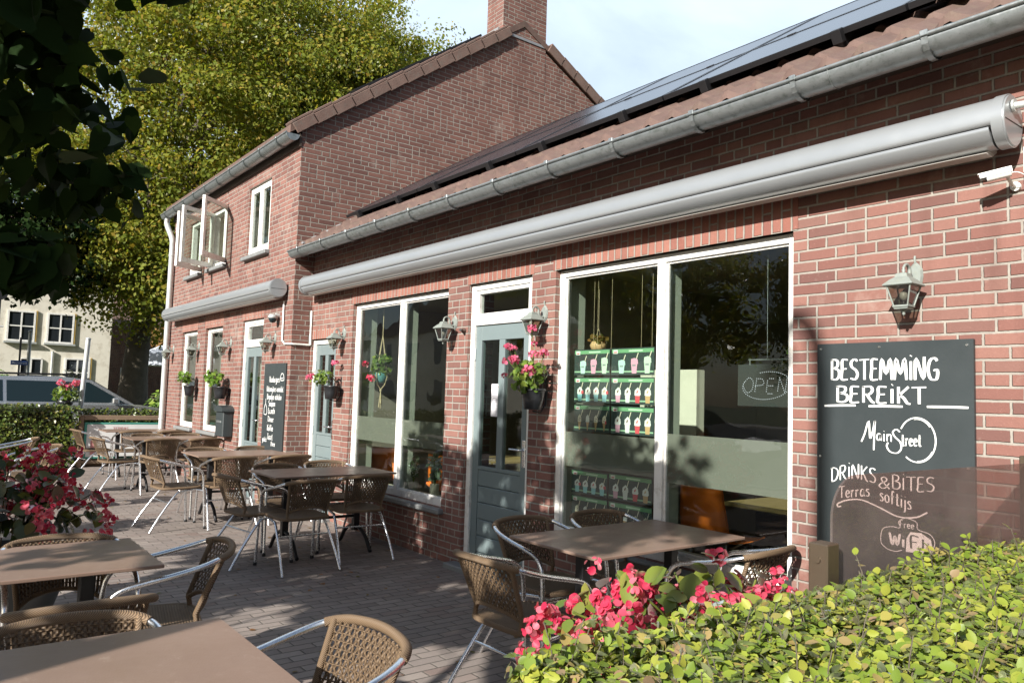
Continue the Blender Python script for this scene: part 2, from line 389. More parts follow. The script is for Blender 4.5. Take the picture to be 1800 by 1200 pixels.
# ================================================================== single-storey shopfront
EX0, EX1 = -9.10, 2.2
shop = thing('brick_shopfront', 'single storey brick cafe building with two wide display windows and pantiled roof', 'building', (0, 0, 0))
W3 = (-4.44, -2.40, .47, 2.50); W2 = (-7.94, -5.96, .47, 2.50); DR = (-5.62, -4.73, 0, 2.50); D2 = (-9.07, -8.35, 0, 2.14)
mb = MB(); wall_y(mb, EX0, EX1, -.05, 3.28, 0, .28, [W3, W2, DR, D2])
mb.box(EX1 - .28, EX1 - .002, .282, 7.2, -.05, 3.28); mb.box(EX0 + .01, EX1, 7.2, 7.45, -.05, 3.28)
mb.add([(EX1 - .281, 0.01, 3.281), (EX1 - .281, 7.4, 3.281), (EX1 - .281, 3.3, 5.4), (EX1 - .001, 0.01, 3.281), (EX1 - .001, 7.4, 3.281), (EX1 - .001, 3.3, 5.4)],
       [[0, 2, 1], [3, 4, 5], [0, 3, 5, 2], [2, 5, 4, 1]])
mb.build('wall', M['brick'], shop)
for o in ((W3[0], W3[1], 2.5, 2.74), (W2[0], W2[1], 2.5, 2.74), (DR[0], DR[1], 2.5, 2.74), (D2[0] + .06, D2[1], 2.14, 2.26)):
    mb = MB(); soldier(mb, *o, 0); mb.build('soldier_course', M['soldier'], shop)
shop_window(shop, *W3, 0, -3.41, 'white framed two pane display window hung with green menu panels')
shop_window(shop, *W2, 0, -6.90, 'white framed two pane window with plants on its ledge')
# frosted film bands
for a, b, c, d in ((-4.37, -3.46, 1.00, 1.26), (-3.37, -2.47, .98, 1.30), (-7.87, -6.95, .98, 1.24), (-6.85, -6.03, .98, 1.24)):
    p = MB(); p.box(a, b, .0795, .0805, c, d); p.build('frosted_film', M['film'], shop)

def panel_door(par, x0, x1, z0, z1, yf, glass_z, handle_side=1, transom=None, label=None):
    f = MB(); top = transom[1] if transom else z1
    f.bevbox(x0, x0 + .06, yf + .03, yf + .12, z0, top, .003); f.bevbox(x1 - .06, x1, yf + .03, yf + .12, z0, top, .003)
    f.bevbox(x0 + .06, x1 - .06, yf + .032, yf + .12, top - .055, top, .003)
    fo = f.build('door_frame', M['white'], par)
    if transom:
        t = MB(); t.bevbox(x0 + .06, x1 - .06, yf + .032, yf + .12, z1, z1 + .07, .003)
        frame_rect(t, x0 + .06, x1 - .06, z1 + .07, top - .055, yf + .045, yf + .1, .035); t.build('transom_frame', M['white'], fo)
        g = MB(); g.box(x0 + .09, x1 - .09, yf + .075, yf + .08, z1 + .1, top - .085); g.build('transom_pane', M['glass'], fo)
    a, b = x0 + .064, x1 - .064; w = .085; lz = z0 + .02; uz = z1 - .006 if transom else z1 - .06
    d = MB(); y0, y1 = yf + .05, yf + .095
    d.bevbox(a, a + w, y0, y1, lz, uz, .003); d.bevbox(b - w, b, y0, y1, lz, uz, .003); d.bevbox(a + w, b - w, y0 + .001, y1, uz - .13, uz, .003)
    mx = (a + b) / 2; d.bevbox(mx - .04, mx + .04, y0 + .001, y1, glass_z, uz - .13, .003)
    d.bevbox(a + w, b - w, y0 + .001, y1, glass_z - .03, glass_z, .003)
    n = max(3, round((glass_z - .03 - lz) / .14)); h = (glass_z - .03 - lz) / n
    for i in range(n): d.bevbox(a + w, b - w, y0 + .006, y1 - .005, lz + i * h + .002, lz + (i + 1) * h - .002, .006)
    do = d.build('door', M['grey_paint'], par)
    if label: do['label'] = label
    for c0, c1 in ((a + w, mx - .04), (mx + .04, b - w)):
        g = MB(); g.box(c0, c1, yf + .070, yf + .076, glass_z, uz - .13); g.build('door_pane', M['glass'], do)
    hx = (b - .04) if handle_side > 0 else (a + .04)
    hd = MB(); hd.bevbox(hx - .02, hx + .02, y0 - .008, y0 + .001, lz + .92, lz + 1.14, .003)
    hd.tube([(hx, y0, lz + 1.06), (hx, y0 - .045, lz + 1.06), (hx - handle_side * .02, y0 - .05, lz + 1.06), (hx - handle_side * .13, y0 - .05, lz + 1.06)], .009, 8)
    hd.build('door_handle', M['alu'], do)
    for z in (lz + .25, lz + 1.0, uz - .25):
        hi = MB(); hi.tube([(a - handle_side * .002 if handle_side > 0 else b, y0 - .006, z - .05), (a if handle_side > 0 else b, y0 - .006, z + .05)], .009, 8); hi.build('hinge', M['zinc_light'], do)
    return do
D1 = panel_door(shop, DR[0], DR[1], 0, 2.13, 0, .90, 1, (2.13, 2.50), 'grey blue front door with two tall panes and a paper notice')
panel_door(shop, D2[0], D2[1], 0, 2.13, 0, 1.0, 1, None, 'narrow grey side door beside the corner')
st = MB(); st.bevbox(-5.72, -4.63, -.12, .10, -.02, .045, .01); st.build('doorstep', M['concrete'], shop); st = MB(); st.bevbox(-9.07, -8.3, -.10, .10, -.02, .035, .01); st.build('doorstep', M['concrete'], shop)
# interior shell: floor, ceiling, walls
mb = MB(); mb.box(EX0 + .02, EX1 - .29, .285, 7.19, -.06, .02); mb.build('interior_floor', M['floor_in'], shop)
mb = MB(); mb.box(EX0 + .02, EX1 - .29, .285, 7.19, 2.62, 2.70); mb.build('ceiling', M['ceil_in'], shop)
mb = MB(); mb.box(EX0 + .02, EX1 - .29, 5.4, 5.5, .02, 2.62); mb.box(-5.05, -4.95, .42, 3.4, .02, 2.62); mb.box(-8.98, -8.88, .42, 3.4, .02, 2.62)
mb.box(EX0 + .02, EX0 + .1, .3, 5.4, .02, 2.62)
mb.build('interior_wall', M['interior'], shop)
mb = MB(); mb.box(-7.6, -6.2, 2.3, 2.42, .02, 1.45); mb.box(-4.64, -4.02, 1.2, 1.3, 1.19, 1.78); mb.build('interior_partition', M['interior_pale'], shop)
mb = MB(); mb.box(-4.66, -3.75, 1.02, 1.32, 1.15, 1.19); mb.build('bar_ledge', M['wood'], shop)
# roof
RS = .63
def roofz(y): return 3.40 + RS * y
def pantiles(x0, x1, y0, y1, zf, tw=.205, tl=.34, ex=True):
    vs = []; fs = []; seg = 8; nx = int((x1 - x0) / tw * seg) + 1; ny = int(math.hypot(1, RS) * (y1 - y0) / tl) + 1
    base = 0; m = MB()
    dy = tl / math.hypot(1, RS); rnd = random.Random(3)
    tw_h = {}
    for j in range(ny):
        row = []
        for e in (0, 1, 2):
            for i in range(nx):
                x = x0 + i * tw / seg; ph = (i % seg) / seg; k = i // seg
                if (k, j) not in tw_h: tw_h[(k, j)] = (rnd.uniform(-.006, .006), rnd.uniform(-.012, .012))
                hz, hy = tw_h[(k, j)]
                wv = .021 * math.sin(ph * 2 * math.pi) + (.012 if .05 < ph < .3 else 0)
                if e == 0: y, o = y0 + j * dy + hy, .038
                elif e == 1: y, o = y0 + j * dy + .012 + hy, .052
                else: y, o = y0 + (j + 1) * dy + .05, .018
                vs.append((x, y, zf(y) + o + wv + hz + (-.03 if e == 0 else 0)))
        b = j * 3 * nx
        for e in (0, 1):
            for i in range(nx - 1): fs.append([b + e * nx + i, b + e * nx + i + 1, b + (e + 1) * nx + i + 1, b + (e + 1) * nx + i])
    m.add(vs, fs, 0, False); return m
mb = pantiles(EX0 + .005, EX1 + .1, -.24, 3.3, roofz)
ro = mb.build('roof', M['tile'], shop)
mb = MB(); mb.quad((EX0 + .01, -.2, roofz(-.2)), (EX1, -.2, roofz(-.2)), (EX1, 3.3, roofz(3.3)), (EX0 + .01, 3.3, roofz(3.3)))
mb.quad((EX0 + .01, 3.305, roofz(3.3)), (EX1, 3.305, roofz(3.3)), (EX1, 7.6, 3.3), (EX0 + .01, 7.6, 3.3)); mb.build('roof_deck', M['wood'], ro)
mb = MB(); mb.tube([(EX0 + .01 + i * .3, 3.34, roofz(3.3) - .01) for i in range(38)], .08, 10, 0); mb.build('ridge_tile', M['tile'], ro)
mb = MB()
for i in range(21):
    y = -.22 + i * .16; mb.box(EX0 + .003, EX0 + .14, y, y + .165, roofz(y) + .052, roofz(y) + .075)
mb.build('abutment_flashing', M['lead'], ro)
# eaves + gutter
mb = MB(); mb.box(EX0 + .01, EX1, -.185, -.002, 3.225, 3.262); mb.box(EX0 + .01, EX1, -.205, -.187, 3.19, 3.29); mb.build('eaves_board', M['eaves'], shop)
def gutter(par, x0, x1, yc, zc, r=.078, n=14, step=.66, dark=False):
    pr = []
    for i in range(n + 1):
        a = math.pi * (i / n) ; pr.append((yc - r * math.cos(a), zc - r * math.sin(a)))
    inner = [(yc + (r - .006) * math.cos(math.pi * i / n), zc - (r - .006) * math.sin(math.pi * i / n)) for i in range(n + 1)]
    g = MB(); g.extrude_x(pr + inner, x0, x1, 0, True)
    g.tube([(x0, yc - r - .003, zc + .004), (x1, yc - r - .003, zc + .004)], .011, 8, 0)
    for xe in (x0 + .002, x1 - .002): g.add([(xe, y, z) for y, z in pr], [list(range(n + 1))], 0)
    go = g.build('gutter', M['zinc'], par)
    x = x0 + .3
    while x < x1:
        b = MB(); pts = []
        for i in range(9):
            a = math.pi * (.02 + .93 * i / 8); pts.append((yc - (r + .008) * math.cos(a), zc - (r + .008) * math.sin(a)))
        for (ya, za), (yb_, zb) in zip(pts, pts[1:]):
            b.add([(x - .014, ya, za), (x + .014, ya, za), (x + .014, yb_, zb), (x - .014, yb_, zb)], [[0, 1, 2, 3]])
            b.add([(x - .014, ya + (yc - ya) * .04 * -1, za - .004), (x + .014, ya - (yc - ya) * .04, za - .004), (x + .014, yb_ - (yc - yb_) * .04, zb - .004), (x - .014, yb_ - (yc - yb_) * .04, zb - .004)], [[3, 2, 1, 0]])
        b.bevbox(x - .018, x + .018, yc - r - .018, yc - r + .006, zc - .006, zc + .022, .003)
        b.build('gutter_bracket', M['bracket'] if dark else M['zinc'], go); x += step
    # soldered joints
    x = x0 + 1.9
    while x < x1:
        j = MB(); j.tube([(x - .01, yc - (r + .002) * math.cos(math.pi * i / 10), zc - (r + .002) * math.sin(math.pi * i / 10)) for i in range(11)], .003, 5); x += 2.6; j.build('gutter_joint', M['zinc'], go)
    return go
gutter(shop, EX0 + .02, EX1 + .05, -.285, 3.205)

# solar panels
MP = {}
def solar_panel(kind):
    root = thing('solar_panel', 'solar panel', 'solar panel', (0, 0, 0), 0, 'solar panels on the low pantiled roof')
    w, l, h = 1.70, 1.24, .035
    f = MB(); f.box(0, w, 0, .03, -h, 0); f.box(0, w, l - .03, l, -h, 0); f.box(0, .03, .03, l - .03, -h, 0); f.box(w - .03, w, .03, l - .03, -h, 0); f.build('panel_frame', M['black'], root)
    c = MB(); c.box(.03, w - .03, .03, l - .03, -.02, -.004); c.build('cell_sheet', M['solar'], root)
    for x in (.35, 1.3): b = MB(); b.box(x, x + .04, -.03, l, -.10, -h - .002); b.bevbox(x - .01, x + .05, -.05, .002, -.075, .006, .004); b.build('mounting_rail', M['black'], root)
    return root
sp = solar_panel(0); ang = math.atan(RS); ords = ['first', 'second', 'third', 'fourth', 'fifth', 'sixth', 'seventh']
k = 0
for r_ in range(2):
    for i in range(6):
        s0 = .28 + r_ * 1.255; y = s0 * math.cos(ang) - .02; z = roofz(y) + .16; x = -8.72 + i * 1.715
        o = sp if k == 0 else copy_tree(sp)
        o.location = (x, y, z); o.rotation_euler = (ang, 0, 0); k += 1
        o['label'] = '%s black solar panel from the gable wall in the %s row on the low roof' % (ords[i], ('lower', 'upper')[r_])

# ================================================================== two-storey brick house
HY = -.25; HX0, HX1 = -15.05, EX0
house = thing('brick_house', 'two storey brick house with open upper casements, gable end and square chimney', 'building', (0, 0, 0))
WA = (-14.08, -13.18, .82, 2.44); WB = (-12.72, -11.84, .82, 2.44); D3 = (-10.93, -10.10, 0, 2.46)
U1 = (-13.97, -13.18, 3.40, 4.34); U2 = (-12.70, -11.90, 3.40, 4.34); U3 = (-10.96, -10.08, 3.38, 4.38)
EV = 4.74; SL = .70; RY, RZ = 3.25, 7.22
mb = MB(); wall_y(mb, HX0, HX1 - .001, -.05, EV, HY, HY + .28, [WA, WB, D3, U1, U2, U3])
gab = [(HY + .001, -.05), (8.4, -.05), (8.4, 4.6), (RY, RZ), (HY + .001, 4.78)]
for xx, d in ((HX1, 1), (HX0, -1)):
    for t in (0, .28):
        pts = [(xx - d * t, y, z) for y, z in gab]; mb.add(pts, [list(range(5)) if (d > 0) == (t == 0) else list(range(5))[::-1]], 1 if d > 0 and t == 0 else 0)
    mb.add([(xx - d * t, y, z) for t in (0, .28) for y, z in gab], [[2, 3, 8, 7], [3, 4, 9, 8]])
mb.box(HX0, HX1, 8.12, 8.4, -.05, 4.6)
mb.build('wall', [M['brick'], M['brick_old_dimmed']], house)
for o in ((D3[0], D3[1], 2.46, 2.70), (WA[0], WA[1], 2.44, 2.68), (WB[0], WB[1], 2.44, 2.68)): mb = MB(); soldier(mb, *o, HY); mb.build('soldier_course', M['soldier'], house)
# chimney
mb = MB(); cx0, cx1, cy0, cy1 = HX1 - .42, HX1 + .004, 2.84, 3.70
mb.box(cx0, cx1, cy0, cy1, 6.3, 7.98); mb.box(cx0 - .03, cx1 + .03, cy0 - .03, cy1 + .03, 7.98, 8.12); mb.box(cx0 - .06, cx1 + .06, cy0 - .06, cy1 + .06, 8.12, 8.26); mb.box(cx0 - .02, cx1 + .02, cy0 - .02, cy1 + .02, 8.26, 8.4)
ch = mb.build('chimney', M['brick_old_dimmed'], house)
mb = MB(); mb.box(cx0 - .03, cx1 + .01, cy0 - .10, cy0 - .001, 6.93, 7.10); mb.box(cx1 + .001, cx1 + .012, cy0, cy1, 7.05, 7.09); mb.build('flashing', M['lead'], ch)
# roof slabs + verge tiles
def hz(y): return RZ + .05 - SL * abs(y - RY) if y < RY else RZ + .05 - .515 * (y - RY)
mb = MB()
ye = HY - .16
for t0, t1 in ((ye, RY), (RY, 8.7)):
    mb.add([(x, y, hz(y) + dz) for x in (HX0 - .08, HX1 + .02) for y in (t0, t1) for dz in (0, .10)], [[0, 1, 3, 2], [4, 6, 7, 5], [1, 5, 7, 3], [0, 2, 6, 4], [0, 4, 5, 1], [2, 3, 7, 6]])
rf = mb.build('roof', M['tile'], house)
mb = MB()
L = math.hypot(1, SL); n = int((RY - ye) * L / .31)
for i in range(n):
    y0 = ye + i * (.31 / L); a = math.atan(SL)
    if cy0 - .15 < y0 < cy1: continue
    T = Matrix.Translation((HX1, y0, hz(y0) + .115)) @ Matrix.Rotation(a + .045, 4, 'X')
    mb.bevbox(-.14, .06, 0, .335, -.012, .022, .006, 0, T); mb.bevbox(.035, .062, 0, .335, -.15, -.014, .006, 0, T)
mb.build('verge_tiles', M['vergetile'], rf); mb = MB()
L = math.hypot(1, .515); n = int((8.5 - RY) * L / .31)
for i in range(n):
    y0 = RY + (i + 1) * (.31 / L); a = -math.atan(.515)
    if y0 < cy1 + .3: continue
    T = Matrix.Translation((HX1, y0, hz(y0) + .135)) @ Matrix.Rotation(a - .045, 4, 'X')
    mb.bevbox(-.14, .06, -.335, 0, -.012, .022, .006, 0, T); mb.bevbox(.035, .062, -.335, 0, -.15, -.014, .006, 0, T)
mb.build('verge_tiles', M['vergetile'], rf)
mb = MB(); mb.box(HX0 - .05, HX1 + .01, HY - .028, HY - .002, 4.56, 4.72); mb.build('eaves_board', M['eaves'], house)
gutter(house, HX0 - .25, HX1 + .03, HY - .125, 4.695, .085, step=.62, dark=True)
# downpipe at the far corner
mb = MB(); px = HX0 + .16
mb.tube(smooth_path([(px - .25, HY - .125, 4.62), (px - .25, HY - .125, 4.50), (px - .02, HY - .08, 4.22), (px, HY - .07, 4.05)], 5) + [(px, HY - .07, z) for z in (3.2, 2.2, 1.2, .5, .05)], .048, 12)
for z in (3.9, 2.9, 1.9, .9): mb.tube([(px, HY - .07, z - .015), (px, HY - .07, z + .015)], .055, 12)
mb.build('downpipe', M['zinc_light'], house)
mb = MB(); mb.tube([(-9.36, HY - .02, 2.62), (-9.36, HY - .02, 2.13), (-9.28, HY - .02, 2.08), (HX1 + .02, HY - .02, 2.07), (HX1 + .02, HY + .02, 2.07), (HX1 + .02, -.02, 2.07)], .012, 8); mb.tube([(HX1 + .035, -.02, 2.07), (HX1 + .035, -.02, 2.5)], .014, 8)
mb.build('cable_duct', M['white'], house)
shop_window(house, *WA, HY, None, None, .06, .07, True); shop_window(house, *WB, HY, None, None, .06, .07, True)
panel_door(house, D3[0], D3[1], 0, 2.08, HY, .78, 1, (2.08, 2.46), 'tall grey front door of the two storey house')
mb = MB(); mb.bevbox(D3[0] - .05, D3[1] + .05, HY - .1, HY + .02, -.02, .05, .01); mb.build('doorstep', M['concrete'], house)
def up_window(o, mull, lab):
    x0, x1, z0, z1 = o; m = MB(); frame_rect(m, x0, x1, z0, z1, HY + .03, HY + .11, .06, .08)
    if mull: m.bevbox((x0 + x1) / 2 - .03, (x0 + x1) / 2 + .03, HY + .032, HY + .11, z0 + .08, z1 - .06, .003)
    w = m.build('window', M['white'], house)
    if lab: w['label'] = lab
    s = MB(); s.bevbox(x0 - .05, x1 + .05, HY - .07, HY + .03, z0 - .06, z0 - .003, .008); s.build('window_sill', M['concrete'], w)
    i = MB(); i.box(x0, x1, HY + .7, HY + .72, z0 - .2, z1 + .1); i.box(x0 - .01, x0 + .01, HY + .12, HY + .7, z0 - .2, z1 + .1); i.box(x1 - .01, x1 + .01, HY + .12, HY + .7, z0 - .2, z1 + .1); i.build('room_behind', M['interior_pale'], w)
    return w
w3 = up_window(U3, True, 'closed white two light upper window')
for a, b in ((U3[0] + .06, (U3[0] + U3[1]) / 2 - .03), ((U3[0] + U3[1]) / 2 + .03, U3[1] - .06)):
    m = MB(); frame_rect(m, a, b, U3[2] + .08, U3[3] - .06, HY + .025, HY + .07, .035); m.build('casement', M['white'], w3)
    m = MB(); m.box(a + .03, b - .03, HY + .045, HY + .05, U3[2] + .11, U3[3] - .09); m.build('pane', M['glass'], w3)
w1 = up_window(U1, False, 'upper window at the far end with its casement swung open'); w2 = up_window(U2, False, 'upper window with two casements swung open')
def sash(par, hx, dx, dy, z0, z1):
    L = math.hypot(dx, dy); a = math.atan2(dy, dx); T = Matrix.Translation((hx, HY + .01, 0)) @ Matrix.Rotation(a, 4, 'Z')
    m = MB(); w = .06
    for b in ((0, w, z0, z1), (L - w, L, z0, z1), (w, L - w, z1 - w, z1), (w, L - w, z0, z0 + w * 1.25)): m.bevbox(b[0], b[1], -.022, .022, b[2], b[3], .003, 0, T)
    c = m.build('open_casement', M['white'], par)
    g = MB(); g.box(w - .005, L - w + .005, -.003, .003, z0 + w, z1 - w, 0, T); g.build('pane', M['glass'], c)
sash(w2, U2[1] - .04, .46, -.50, 3.42, 4.31); sash(w2, U2[0] + .05, .28, -.56, 3.42, 4.31); sash(w1, U1[1] - .04, .36, -.50, 3.42, 4.31)
mb = MB(); mb.box(HX0 + .3, HX1 - .3, HY + .9, HY + 1.0, .0, 2.8); mb.build('interior_wall', M['interior'], house)
mb = MB(); mb.box(HX0 + .29, HX1 - .3, HY + .3, 8.1, 2.82, 2.95); mb.build('storey_floor', M['ceil_in'], house)
# row of solar panels on the house roof, just clear of the verge
hp = None
for i in range(3):
    for r_ in range(2):
        root = copy_tree(sp); root['group'] = 'solar panels on the house roof'
        s0 = 1.15 + r_ * 1.255; y = ye + s0 * math.cos(math.atan(SL)); root.location = (-11.0 - i * 1.72, y, hz(y) + .22); root.rotation_euler = (math.atan(SL), 0, 0)
        root['label'] = 'black panel, %s row of the tall house roof, %s to the chimney gable' % (('lower', 'upper')[r_], ('nearest', 'second nearest', 'third nearest')[i])
# ================================================================== awnings
def awning(name, label, x0, x1, yw, zc):
    root = thing(name, label, 'awning', ((x0 + x1) / 2, yw, zc), 0, 'closed awning cassettes above the windows')
    h = (x1 - x0) / 2; yc = -.135; ry, rz_ = .108, .114
    def arc(a0, a1, n=14, k=1.0): return [(yc + k * ry * math.cos(math.radians(a0 + (a1 - a0) * i / n)), k * rz_ * math.sin(math.radians(a0 + (a1 - a0) * i / n))) for i in range(n + 1)]
    up = arc(0, 196, 18)
    m = MB(); m.extrude_x(up + [(yc, -.03)], -h, h); m.build('upper_shell', M['awning'], root)
    m = MB(); m.extrude_x(arc(192, 204, 3, .975) + [(yc, -.02)], -h + .004, h - .004); m.build('seam_strip', M['black'], root)
    lo = arc(199, 292, 10)
    m = MB(); m.extrude_x(lo + [(yc + .02, -.03)], -h + .012, h - .012); m.build('front_profile', M['awning'], root)
    m = MB(); m.extrude_x([(yc - .005, -.118), (yc - .03, -.130), (yc + .05, -.130), (yc + .10, -.10), (yc + .09, -.06)], -h + .05, h - .05, 0, False); m.build('fabric_bar', M['awning_bar'], root)
    for s in (-1, 1):
        m = MB(); full = arc(0, 360, 32, 1.05)[:-1]
        m.extrude_x(full, min(s * h, s * (h + .045)), max(s * h, s * (h + .045)), 0, True)
        m.extrude_x(arc(0, 360, 32, .98)[:-1], min(s * (h + .045), s * (h + .052)), max(s * (h + .045), s * (h + .052)))
        m.box(min(s * (h + .0525), s * (h + .0535)), max(s * (h + .0525), s * (h + .0535)), yc - .095, yc + .095, -.012, -.008, 1)
        m.build('end_cap', [M['awning'], M['black']], root)
    m = MB()
    for i in range(4):
        x = -h + .5 + i * (2 * h - 1) / 3; m.box(x - .05, x + .05, -.05, -.001, -.07, .08)
    m.build('wall_bracket', M['zinc'], root)
    return root
awning('awning_cassette', 'long silver grey awning cassette over the two cafe display windows', -8.93, -1.30, 0, 2.795)
awning('awning_cassette', 'shorter silver awning cassette on the two storey house below the open casements', -14.55, -9.32, HY, 2.77)
m = MB(); m.tube([(-1.245, -.15, 2.855), (-1.12, -.1, 2.86), (-1.0, -.05, 2.86)], .016, 10); m.tube([(-1.244, -.15, 2.855), (-1.235, -.15, 2.855)], .028, 10)
o = m.build('awning_crank_rod', M['zinc_light']); tag(o, 'short metal drive rod sticking out beside the right end of the long awning', 'crank rod')

# ================================================================== wall lanterns
def lantern():
    root = thing('wall_lantern', 'lantern', 'wall lantern', (0, 0, 0), 0, 'carriage lanterns along the brick front')
    c = -.17
    def ring(r, z): return [(-r, c - r, z), (r, c - r, z), (r, c + r, z), (-r, c + r, z)]
    def loft(mb, rs, m=0, cap=True):
        vs = []; fs = []
        for r, z in rs: vs += ring(r, z)
        for i in range(len(rs) - 1):
            for k in range(4): a = i * 4 + k; b = i * 4 + (k + 1) % 4; fs.append([a, b, b + 4, a + 4])
        if cap: fs += [[3, 2, 1, 0], [len(vs) - 4, len(vs) - 3, len(vs) - 2, len(vs) - 1]]
        mb.add(vs, fs, m)
    m = MB(); loft(m, [(.090, -.082), (.097, -.076), (.092, -.068), (.060, -.035), (.040, -.020), (.034, .002), (.012, .010)])
    m.lathe([(.018, .006), (.008, .014), (.014, .026), (.006, .034), (.010, .044), (.001, .054)], (0, c, 0), 12); m.build('lantern_roof', M['lantern'], root)
    m = MB()
    for sx in (-1, 1):
        for sy in (-1, 1): m.tube([(sx * .076, c + sy * .076, -.078), (sx * .044, c + sy * .044, -.212)], .0055, 6)
    loft(m, [(.050, -.218), (.050, -.208), (.046, -.206)]); loft(m, [(.042, -.232), (.046, -.222), (.040, -.219)]); m.build('frame', M['lantern'], root)
    m = MB()
    a, b = ring(.072, -.084), ring(.041, -.206)
    for k in range(4): m.add([b[k], b[(k + 1) % 4], a[(k + 1) % 4], a[k]], [[0, 1, 2, 3]])
    m.build('lamp_glass', M['lampglass'], root)
    m = MB(); m.lathe([(.014, -.205), (.014, -.175)], (0, c, 0), 10); m.lathe([(.012, -.175), (.026, -.15), (.024, -.125), (.006, -.108)], (0, c, 0), 12, 1); m.build('bulb', [M['black'], plain('unlit frosted bulb', (.34, .34, .31), .4)], root)
    m = MB(); m.lathe([(.02, -.236), (.008, -.25), (.011, -.262), (.001, -.275)], (0, c, 0), 10); m.build('finial', M['lantern'], root)
    m = MB(); pr = [(.0, .105), (.022, .085), (.048, .05), (.052, 0), (.045, -.04), (.02, -.07), (0, -.09)]
    pts = [(x, z) for x, z in pr] + [(-x, z) for x, z in pr[::-1][1:-1]]
    n = len(pts)
    m.add([(x, -.002, z) for x, z in pts] + [(x * .8, -.02, z * .8) for x, z in pts], [[i, (i + 1) % n, (i + 1) % n + n, i + n] for i in range(n)] + [list(range(n, 2 * n))])
    m.tube([(0, -.005, .095), (0, -.012, .125), (0, -.008, .14)], .008, 8); m.build('wall_plate', M['lantern'], root)
    m = MB(); P = smooth_path([(0, -.015, -.03), (0, -.055, -.035), (0, -.085, .0), (0, -.09, .045), (0, -.12, .068), (0, -.155, .058), (0, c, .03)], 5)
    m.tube(P, [.016 - .008 * i / (len(P) - 1) for i in range(len(P))], 10); m.build('arm', M['lantern'], root)
    return root
lp = lantern()
LANT = [(-1.72, 0, 'grey green lantern directly above the big black welcome board'), (-4.55, 0, 'lantern right of the grey blue front door, above the pink geraniums'),
        (-5.82, 0, 'lantern between the plant window and the front door, no flowers beneath it'), (-8.13, 0, 'lantern beside the narrow corner door over a small pot of pink flowers'),
        (-9.63, HY, 'lantern above the tall narrow menu board'), (-11.40, HY, 'lantern between the two storey house door and its near window'),
        (-13.02, HY, 'lantern between the two tall windows of the two storey house'), (-14.60, HY, 'farthest lantern, beside the pale downpipe')]
for i, (x, y, lab) in enumerate(LANT):
    o = lp if i == 0 else copy_tree(lp)
    o.location = (x - .01, y - .001, 2.165 + (0 if y == 0 else -.01)); o.scale = (.74, .74, .74); o['label'] = lab

# ================================================================== leaves
def unit(v): return v / np.maximum(np.linalg.norm(v, axis=-1, keepdims=True), 1e-9)
LEAF = (np.array([(0, 0, 0), (.20, .12, .05), (.33, .36, .07), (.33, .58, .06), (.20, .82, .02), (0, 1.0, -.05), (-.20, .82, .02), (-.33, .58, .06), (-.33, .36, .07), (-.20, .12, .05), (0, .30, -.02), (0, .62, -.01)], float), [[0, 1, 2, 10], [10, 2, 3, 11], [11, 3, 4, 5], [0, 10, 8, 9], [10, 11, 7, 8], [11, 5, 6, 7]])
HEART = (np.array([(0, 0, 0), (.20, -.12, .05), (.42, -.06, .07), (.54, .18, .06), (.50, .44, .05), (.34, .68, .02), (.14, .88, -.03), (0, 1.10, -.10), (-.14, .88, -.03), (-.34, .68, .02), (-.50, .44, .05), (-.54, .18, .06), (-.42, -.06, .07), (-.20, -.12, .05), (0, .22, -.03), (0, .50, -.03), (0, .78, -.04)], float),
    [[0, 1, 2, 14], [14, 2, 3, 4], [14, 4, 15], [15, 4, 5], [15, 5, 6, 16], [16, 6, 7], [0, 14, 12, 13], [14, 10, 11, 12], [14, 15, 10], [15, 9, 10], [15, 16, 8, 9], [16, 7, 8]])
DIAM = (np.array([(0, 0, 0), (.34, .45, .08), (0, 1, 0), (-.34, .45, .08)], float), [[0, 1, 2], [0, 2, 3]])
PETAL = (np.array([(0, 0, 0), (.28, .14, .10), (.46, .42, .17), (.44, .72, .20), (.24, .95, .15), (0, .98, .06), (-.24, .95, .15), (-.44, .72, .20), (-.46, .42, .17), (-.28, .14, .10), (0, .52, -.03)], float), [[i, i + 1, 10] for i in range(9)] + [[9, 0, 10]])
